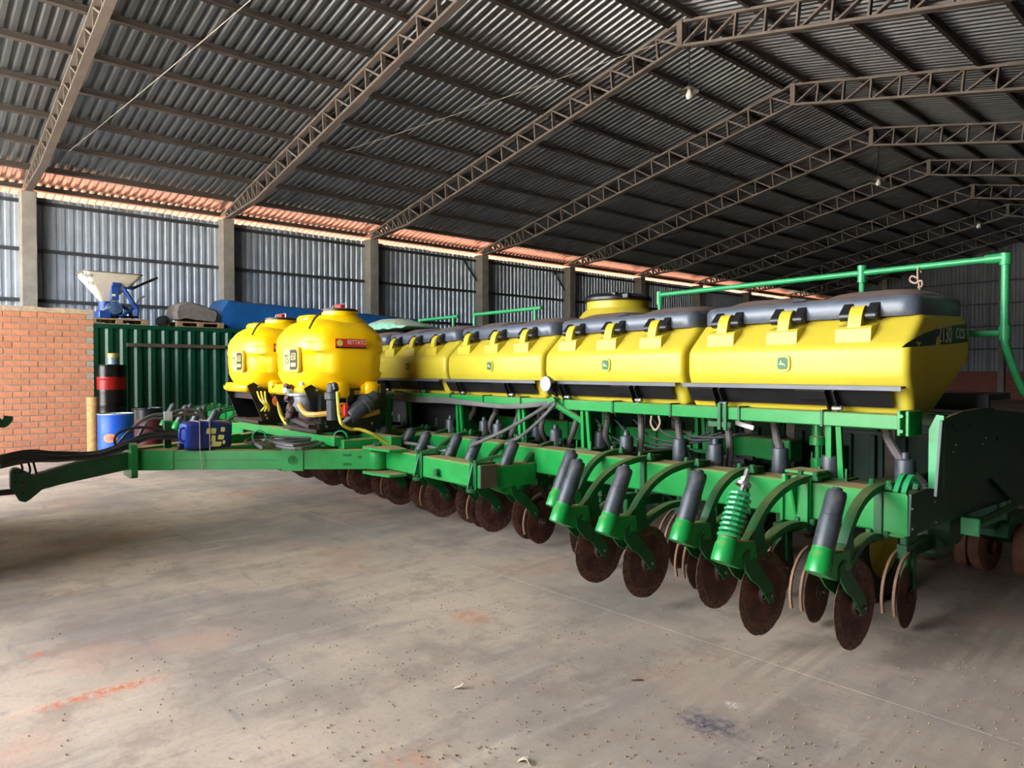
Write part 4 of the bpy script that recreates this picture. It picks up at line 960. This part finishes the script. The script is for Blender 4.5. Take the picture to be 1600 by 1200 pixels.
# ================================================================== other things
# --- jerrycan on the draft arm
q = PM @ L(323, 700, 'z', .835); th = PROT + math.atan2(.998, -.068)
jc = tag(empty('jerrycan', (q.x, q.y, .825), th), 'dark blue plastic jerrycan with torn white label lying on the draft arm', 'jerrycan')
b = MB(); rg = []
for ins, x in ((.04, -.225), (.012, -.215), (0, -.19), (0, .19), (.012, .215), (.04, .225)): rg.append([(x, y, z + .15) for y, z in rrect(.26 - 2 * ins, .29 - 2 * ins, .05, 4)])
MB().loft(rg).build('body', mat('navy_plastic', (20, 42, 110), .4, var=.15), jc)
MB().loft([[(x, y, z + .15) for y, z in rrect(.235 - 2 * i, .265 - 2 * i, .05, 4)] for i, x in ((.03, -.245), (.008, -.24), (0, -.225), (0, -.20))]).build('end_panel', M['blue'], jc)
MB().lathe([(.03, 0), (.034, .01), (.034, .05), (.02, .06), (0, .06)], 12, Matrix.Translation((-.24, -.02, .045)) @ Matrix.Rotation(R(-90), 4, 'Y')).build('cap', M['mark'], jc)
MB().sweep(curve([(-.245, -.06, .1), (-.285, -.06, .12), (-.285, -.06, .22), (-.245, -.06, .24)], 3), [(-.015, -.01), (.015, -.01), (.015, .01), (-.015, .01)]).build('handle', M['blue'], jc)
for (x0, z0, w_, h_) in ((.0, .2, .11, .06), (.12, .21, .05, .05), (.02, .12, .05, .07), (.1, .13, .07, .05), (.05, .06, .12, .05), (.13, .075, .03, .04)):
    MB().prism(rpoly([(x0 - w_ / 2, z0 - h_ / 2), (x0 + w_ / 2 * .8, z0 - h_ / 2 * 1.1), (x0 + w_ / 2, z0 + h_ / 2 * .8), (x0 - w_ / 2 * .7, z0 + h_ / 2)], .012, 2), 'y', -.134, -.130).build('label_scrap', M['cream'], jc)
b = MB()
for dx in (-.12, -.02): b.tube([(dx, -.14, .30), (dx, -.145, 0), (dx + .02, -.16, -.13), (dx + .02, -.12, -.21)], .005, 5).tube([(dx, -.14, .302), (dx, .14, .302)], .005, 5)
b.build('tie_cord', M['rope'], jc)

# --- tractor hitched to the planter (only its rear hitch shows at the edge)
tc = tag(empty('tractor', PM @ Vector((-6.3, -4.3, 0)), PROT), 'green tractor hitched to the planter tongue, just entering the frame', 'tractor')
def tw(x, y, r, wd):
    h = wd / 2; t = MB().lathe([(r * .5, -h * .8), (r * .85, -h), (r, -h * .8), (r, h * .8), (r * .85, h), (r * .5, h * .8), (r * .5, -h * .8)], 32, Matrix.Rotation(R(90), 4, 'Y'))
    for j in range(20):
        a = 2 * math.pi * j / 20
        for s in (-1, 1): t.box((s * h * .45, (r + .02) * math.cos(a + s * .08), (r + .02) * math.sin(a + s * .08)), (h * .9, .06, .05), rot=Matrix.Rotation(a + s * .08, 4, 'X'))
    o = t.build('wheel', M['tyre'], tc, (x, y, r + .04)); MB().lathe([(r * .52, -h * .6), (r * .45, 0), (.1, .02), (0, .02)], 20, Matrix.Rotation(R(90), 4, 'Y')).build('rim', M['hyel'], o)
for s in (-1, 1): tw(s * .95, -1.1, .9, .5); tw(s * 1.56, -1.1, .9, .5); tw(s * .9, -3.9, .6, .4)  # outer rear duals are unseen, added to widen the floor shadow
MB().box((0, -2.2, 1.0), (.6, 3.4, .6), .06).build('chassis', M['dark'], tc)
MB().loft([[(x, y, z) for x, z in rrect(.8, .75, .12, 4, 0, 1.5)] for y in (-2.2, -4.6)]).build('bonnet', M['green'], tc)
MB().prism([(-.62, 1.3), (-.55, 2.75), (-2.0, 2.75), (-2.15, 1.3)], 'x', -.75, .75).build('cab', M['dark'], tc)
MB().box((0, -1.3, 2.8), (1.7, 1.7, .12), .05).build('cab_roof', M['green'], tc)
for s in (-1, 1): MB().prism([(-.3, 1.35), (-.45, 1.75), (-1.2, 1.95), (-2.05, 1.75), (-2.05, 1.68), (-1.2, 1.87), (-.52, 1.68), (-.36, 1.35)], 'x', s * .95 - .28, s * .95 + .28).build('fender', M['green'], tc)
MB().box((0, -.35, .5), (.1, .9, .05)).build('drawbar', M['dark'], tc)
iv = PM.inverted()
hk = [PM @ L(px, py, 'x', -6.0) for px, py in ((-10, 652), (-2, 660), (5, 662), (11, 657), (13, 650))]
TM = (Matrix.Translation(tc.location) @ Matrix.Rotation(PROT, 4, 'Z')).inverted()
MB().sweep([TM @ p for p in curve(hk, 4)], [(-.03, -.035), (.03, -.035), (.03, .035), (-.03, .035)]).bar([TM @ hk[0], (.3, -.35, 1.1)], .06, .07).build('hitch_hook', M['green2'], tc)

# --- drums, can and log beside the brick wall
def drum(px, py_base_z, xw, label, bands, base, group=None):
    """bands: list of (z0, z1, material)"""
    q = W(px, 640, 'x', xw); o = tag(empty('oil_drum', (q.x, q.y, base)), label, 'drum', group)
    for z0, z1, m in bands:
        pr = []; n = 14
        for i in range(n + 1):
            z = z0 + (z1 - z0) * i / n; r = .289
            for rz in (.30, .58):
                r += .008 * max(0, 1 - abs(z - rz) / .018)
            if z < .012 or z > .868: r = .297
            pr.append((r, z))
        MB().lathe(pr, 30, closed_top=False).build('shell', M[m], o)
    MB().lathe([(.297, .868), (.30, .875), (.297, .884), (.285, .884), (.28, .868), (0, .868)], 30, closed_top=False).build('top', M['silver' if 'blue' in label else 'blackdrum'], o)
    MB().lathe([(0, 0), (.29, 0), (.297, .008), (.289, .02)], 30).build('bottom', M['blackdrum'], o)
    MB().lathe([(.03, .868), (.03, .89), (0, .892)], 10, Matrix.Translation((.18, 0, 0))).build('bung', M['silver'], o)
    return o
d1 = drum(181, 0, -14.25, 'bright blue steel drum with orange oval mark beside the log', [(0, .88, 'bluedrum')], 0, 'steel drums')
a = math.atan2(0 - d1.location.y, 0 - d1.location.x) - .32
rgs = []
for kk in (.02, .35, .7, 1.0):
    rgs.append([])
    for i in range(28):
        t = 2 * math.pi * i / 28; aa = a + kk * .115 * math.cos(t) / .29
        rgs[-1].append((math.cos(aa) * .2925, math.sin(aa) * .2925, .46 + kk * .075 * math.sin(t)))
rgs.append([(x * .98, y * .98, z) for x, y, z in rgs[-1]])
MB().loft(rgs, cap=False).build('mark', M['orange'], d1)
tm = text_mesh('Uni', .11, M['blue'], .0006, .85)
for v in tm.vertices:
    u, vv, dd = v.co; aa = a + u / .29; r = .2945 + dd; v.co = (r * math.cos(aa), r * math.sin(aa), .46 + vv)
inst('lettering', tm, d1)
drum(175, 0, -17.55, 'dark lower drum under the black and red drum', [(0, .88, 'blackdrum')], 0, 'steel drums')
drum(175, 0, -17.55, 'black drum with red band stacked on another drum by the container', [(0, .34, 'blackdrum'), (.34, .62, 'reddrum'), (.62, .88, 'blackdrum')], .894, 'steel drums')
drum(230, 0, -15.9, 'maroon drum with rusty lid half hidden behind the hoses', [(0, .66, 'maroon'), (.66, .88, 'blackdrum')], 0, 'steel drums')
q = W(177, 560, 'x', -17.4)
pc = tag(empty('paint_can', (q.x, q.y, 1.787)), 'small pale blue paint can on top of the black and red drum', 'can')
MB().lathe([(0, 0), (.11, 0), (.112, .005), (.11, .01), (.11, .15)], 22).build('body', M['can'], pc); MB().lathe([(.11, .15), (.112, .16), (.112, .235), (.105, .24), (.1, .235), (0, .235)], 22).build('lid', M['cream'], pc)
q = W(145, 700, 'x', -15.55)
b = MB(); rg = []
for i in range(9):
    z = 1.14 * i / 8; r = .098 + random.uniform(-.004, .004); rg.append([(q.x + (r + random.uniform(-.003, .003)) * math.cos(2 * math.pi * j / 16) + .004 * math.sin(z * 4), q.y + r * math.sin(2 * math.pi * j / 16), z) for j in range(16)])
tag(b.loft(rg).build('wooden_post', M['log']), 'pale round wooden post standing at the end of the brick wall', 'post')

# --- shipping container
CX, CY0, CY1, CZ = -18.35, .9, 13.1, 2.72
ct = tag(empty('shipping_container', (CX, CY0, 0)), 'dark green corrugated shipping container along the side wall', 'container')
CL = CY1 - CY0; pr = []
n = int(CL / .30)
for i in range(n):
    o = .06 + i * (CL - .12) / n; p = (CL - .12) / n
    pr += [(o, 0), (o + p * .33, 0), (o + p * .5, -.04), (o + p * .83, -.04)]
pr.append((CL - .06, 0))
MB().loft([[(z, y, .14) for y, z in pr], [(z, y, CZ - .1) for y, z in pr]], cap=False, closed=False).build('side_panel', M['container'], ct, smooth=0)
MB().box((-.02, CL / 2, CZ - .05), (.08, CL, .1), .008).build('top_rail', M['container'], ct); MB().box((-.02, CL / 2, .07), (.08, CL, .14), .008).build('bottom_rail', M['container'], ct)
MB().box((-1.2, CL / 2, CZ - .03), (2.36, CL, .04)).build('roof_panel', M['container'], ct)
for y in (.04, CL - .04):
    for x in (-.03, -2.38): MB().box((x, y, CZ / 2), (.1, .1, CZ), .008).build('corner_post', M['container'], ct)
for y in (.03, CL - .03): MB().box((-1.2, y, CZ / 2), (2.3, .04, CZ - .1)).build('end_panel', M['container'], ct)
MB().box((-2.4, CL / 2, CZ / 2), (.04, CL, CZ - .1)).build('side_panel', M['container'], ct)
y0, y1 = W(198, 540, 'x', CX + .05).y - CY0, W(352, 543, 'x', CX + .05).y - CY0; zz = W(270, 540.5, 'x', CX + .05).z
MB().box((.04, (y0 + y1) / 2, zz), (.07, y1 - y0, .085), .006).build('side_rail', M['brown'], ct)
# --- pallets and what stands on the container
def pallet(px0, px1, xw, depth, label):
    y0, y1 = W(px0, 500, 'x', xw).y, W(px1, 500, 'x', xw).y; wd = y1 - y0
    o = tag(empty('pallet', (xw, (y0 + y1) / 2, CZ)), label, 'pallet', 'wooden pallets on the container')
    bl = MB().box((0, 0, 0), (.1, .14, .085), .004).mesh('block', M['wood'])
    for y in (-wd / 2 + .07, 0, wd / 2 - .07):
        for x in (-.05, -depth / 2, -depth + .05): inst('block', bl, o, (x, y, .0575))
    for x in (-.05, -depth / 2, -depth + .05):
        MB().box((x, 0, .007), (.1, wd, .014)).build('bottom_board', M['wood'], o)
        MB().box((x, 0, .109), (.1, wd, .018)).build('stringer_board', M['wood'], o)
    nb = 6; mb_ = MB().box((-depth / 2, 0, .127), (depth, wd / nb * .8, .018)).mesh('deck_board', M['wood'])
    for i in range(nb): inst('deck_board', mb_, o, (0, -wd / 2 + wd / nb * (i + .5), 0))
    return o
p1 = pallet(140, 232, CX + .03, 1.15, 'worn wooden pallet under the cream spreader')
p2 = pallet(276, 350, CX + .03, 1.1, 'worn wooden pallet under the grey canvas cover')
# --- fertiliser spreader: cream hopper on a blue frame
SX = CX - .5
sp0 = W(168, 470, 'x', SX); ZB = CZ + .138
sp_ = tag(empty('fertiliser_spreader', (SX, sp0.y, ZB)), 'cream fertiliser spreader hopper on a blue tubular frame above the container', 'spreader')
def sw(px, py, dx=0.0): q = W(px, py, 'x', SX + dx); return Vector((dx, q.y - sp0.y, max(q.z - ZB, .052)))
tl, tr_ = sw(126, 424, .3), sw(223, 421, .3); zt = tl.z; cyy = (tl.y + tr_.y) / 2; hw = (tr_.y - tl.y) / 2 * .92
zm = sw(160, 433, .3).z; zb = sw(168, 472, .3).z; yb = sw(164, 470).y
def rr4(w1, d1, cy, z, r): return [(x, y, z) for y, x in rrect(w1, d1, r, 4, cy, 0)]
MB().loft([rr4(.16, .18, yb, zb, .06), rr4(2 * hw * .93, .95, cyy, zm, .12), rr4(2 * hw, 1.0, cyy, zt, .12), rr4(2 * hw - .04, .96, cyy, zt, .12), rr4(2 * hw * .9, .9, cyy, zm + .02, .1), rr4(.1, .1, yb, zb + .05, .03)], cap=False).build('hopper', M['spread'], sp_)
MB().loft([rr4(2 * hw + .05, 1.05, cyy, zt - .01, .13), rr4(2 * hw + .05, 1.05, cyy, zt + .02, .13), rr4(2 * hw - .03, .97, cyy, zt + .02, .12), rr4(2 * hw - .03, .97, cyy, zt - .01, .12)], cap=False).build('rim', mat('rim_grey', (120, 112, 104), .6), sp_)
tx = text_mesh('Njus', .14, M['mark'], .001, .8); q = sw(139, 429, .53); inst('lettering', tx, sp_, (.497, q.y - .02, q.z + .0), (R(90), 0, R(90)))
tx = text_mesh('N2', .12, M['mark'], .001, .8); q = sw(143, 442, .45); inst('lettering', tx, sp_, (.40, q.y, q.z), (R(62), 0, R(90)))
MB().box((.30, sw(179, 458, .3).y, sw(179, 458, .3).z), (.12, .17, .32), .01).build('gearbox', M['spblue'], sp_)
q = sw(181, 446, .35); MB().box((.36, q.y, q.z + .02), (.14, .18, .08), .01).build('bracket', M['spblue'], sp_)
q = sw(178, 461, .38); MB().box((.37, q.y, q.z), (.01, .07, .05)).build('plate', M['cream'], sp_)
def fr(pts, r, m='spblue', nm='frame_tube'): MB().tube(curve([sw(px, py, dx) for px, py, dx in pts], 4), r, 8).build(nm, M[m], sp_)
fr([(183, 447, .3), (195, 448, .3), (207, 450, .25)], .045); fr([(192, 448, .32), (199, 460, .32), (208, 474, .32), (214, 483, .3), (213, 494, .3)], .05)
fr([(213, 478, .1), (205, 484, .2), (193, 492, .3), (186, 494, .3)], .035); fr([(205, 452, .2), (225, 443, .2), (246, 434, .2)], .03, 'mark', 'lever')
fr([(212, 475, .0), (220, 466, .0), (227, 462, .0)], .022, 'silver', 'shaft'); fr([(190, 478, .1), (200, 484, .1), (205, 494, .1)], .04); fr([(172, 480, .3), (160, 486, .3), (172, 488, .3)], .03, 'silver', 'linkage')
q = sw(164, 478); MB().lathe([(.14, q.z - .16), (.14, q.z + .1)], 16, Matrix.Translation((0, q.y, 0))).build('outlet', M['spblue'], sp_)
q = sw(162, 491, .2); MB().box((.1, q.y, .09), (.5, .26, .18), .02).build('base_box', M['spblue'], sp_)
q = sw(178, 486, .2); MB().lathe([(0, -.2), (.16, -.18), (.2, 0), (.16, .18), (0, .2)], 16, Matrix.Translation((.15, q.y, .2)) @ Matrix.Rotation(R(70), 4, 'Y')).build('spinner_housing', mat('worn_blue', (70, 96, 130), .5, var=.4, vscale=14), sp_)
MB().bar([sw(165, 494, 0), sw(216, 496, 0)], .06, .05).build('frame_foot', M['dark'], sp_)
# --- grey canvas-covered machine on the second pallet
CZ2 = CZ + .136; c0 = W(300, 500, 'x', CX - .1)
poly = [(W(px, py, 'x', CX - .1).y, max(W(px, py, 'x', CX - .1).z, CZ2)) for px, py in ((275, 500), (273, 486), (277, 474), (288, 471), (300, 471.5), (318, 477), (340, 485), (342, 490), (338, 503), (305, 499.5), (288, 496))]
b = MB(); rg = []
for x, k in ((0, .90), (-.04, .98), (-.3, 1.0), (-.7, .98), (-.95, .9)):
    cy_ = sum(p[0] for p in poly) / len(poly); rg.append([(CX - .06 + x + random.uniform(-.02, .02), cy_ + (y - cy_) * k, CZ2 + (z - CZ2) * k) for y, z in rpoly(poly, .05, 3)])
tag(b.loft(rg).build('canvas_cover', M['canvas']), 'wedge-shaped machine under grey canvas on the second pallet', 'covered machine')
q = W(268, 501, 'x', CX - .2)
tag(MB().lathe([(.05, -.12), (.14, -.1), (.14, .1), (.05, .12)], 14, Matrix.Translation((q.x - .2, q.y - .14, CZ + .142)) @ Matrix.Rotation(R(90), 4, 'Y')).lathe([(0, -.16), (.04, -.16), (.04, .16), (0, .16)], 10, Matrix.Translation((q.x - .2, q.y - .14, CZ + .142)) @ Matrix.Rotation(R(90), 4, 'Y')).build('small_wheel', M['tyre']), 'small dark wheel lying beside the grey canvas cover', 'wheel')
# --- long stack under a blue tarpaulin
ty0 = W(347, 490, 'x', CX - .15).y; ty1 = W(662, 497, 'x', CX - .15).y
random.seed(21); rg = []; n = 34
for i in range(n + 1):
    t = i / n; y = ty0 + (ty1 - ty0) * t; e = min(1, t * n / .8 + .1, (1 - t) * n / 1.0 + .1); k = .45 + .55 * math.sqrt(max(0, min(1, e)))
    zt_ = .72 * (1 - .30 * t); j = lambda: random.uniform(-.018, .018)
    pf = [(0 + .02 * math.sin(i * 1.7), 0), (.03, .2), (.02 + .02 * math.sin(i), zt_ * .6), (-.01, zt_ * .95), (-.06, zt_), (-.6, zt_ + .08), (-1.1, zt_ + .06), (-1.4, zt_ * .9), (-1.45, 0)]
    rg.append([(CX - .15 + x + j(), y + (j() if 0 < i < n else 0), CZ + .012 + (z * (k if z > 0 else 1)) + (j() if z > 0 else 0)) for x, z in pf])
tb_ = tag(empty('tarpaulin_stack', (CX - .8, (ty0 + ty1) / 2, CZ)), 'long stack wrapped in blue tarpaulin on top of the container', 'tarpaulin')
b = MB().loft(rg); ob = b.build('tarpaulin', M['tarp'], tb_, smooth=60); ob.location = (-(CX - .8), -(ty0 + ty1) / 2, -CZ)
# --- pale green tarp bundle on a hopper lid
g0 = L(633, 517, 'y', .9)
gx0, gx1 = L(586, 520, 'y', .9).x, L(668, 517, 'y', .9).x
rg = []; random.seed(4)
for i in range(13):
    t = i / 12; x = gx0 + (gx1 - gx0) * t; hgt = .02 + .15 * math.sin(math.pi * min(1, t * .9 + .12)) ** .8
    rg.append([(x, .86 + .30 * math.cos(a) + random.uniform(-.015, .015), 2.225 + hgt * max(0, math.sin(a)) + random.uniform(0, .02)) for a in [math.pi * j / 9 for j in range(10)]])
gb = MB().loft(rg); gb.v = [PM @ p for p in gb.v]
tag(gb.build('tarp_bundle', M['greentarp'], smooth=50), 'crumpled pale green tarp bundle lying on a far hopper lid', 'tarp')
# --- spilled soybeans and scraps on the floor
random.seed(9); sd = MB(); 
def bean(x, y, r):
    n = 6; rg = [[(x + r * 1.0 * k * math.cos(2 * math.pi * j / n), y + r * .85 * k * math.sin(2 * math.pi * j / n), r + r * z) for j in range(n)] for k, z in ((.45, -.9), (1, -.2), (.95, .35), (.4, .9))]
    sd.loft(rg)
for cl in range(170):
    px, py = random.uniform(-50, 1650), random.uniform(850, 1230)
    if px < 500 and random.random() < .6: continue
    q = W(px, py, 'z', 0)
    for _ in range(random.choice([1, 1, 2, 3, 5, 8])):
        bean(q.x + random.gauss(0, .13), q.y + random.gauss(0, .13), random.uniform(.0035, .0052))
for _ in range(420):
    px, py = random.uniform(350, 1600), random.uniform(900, 1200); q = W(px, py, 'z', 0); bean(q.x, q.y, random.uniform(.0035, .005))
tag(sd.build('spilled_soybeans', M['seed']), 'soybeans scattered over the dusty floor', 'seeds', kind='stuff')
def curl(px, py, pts, r, m, label, nm):
    q = W(px, py, 'z', 0); tag(MB().sweep(curve([q + Vector(p) for p in pts], 4), [(-r, -.0015), (r, -.0015), (r, .0015), (-r, .0015)]).build(nm, M[m]), label, 'debris')
curl(714, 1078, [(-.02, .0, .004), (-.005, .01, .012), (.01, .02, .02), (.012, .03, .03)], .009, 'husk', 'curled pale husk lying on the open floor', 'dry_husk')
curl(820, 1193, [(-.03, -.01, .004), (-.01, .0, .018), (.01, .01, .02), (.025, .01, .008), (.03, .02, .004)], .01, 'husk', 'curled pale strip at the bottom edge of the floor', 'plastic_strip')
curl(995, 1064, [(-.02, -.02, .004), (0, 0, .006), (.02, .03, .004)], .006, 'brown', 'short dark twig on the floor near the tyre tracks', 'twig')
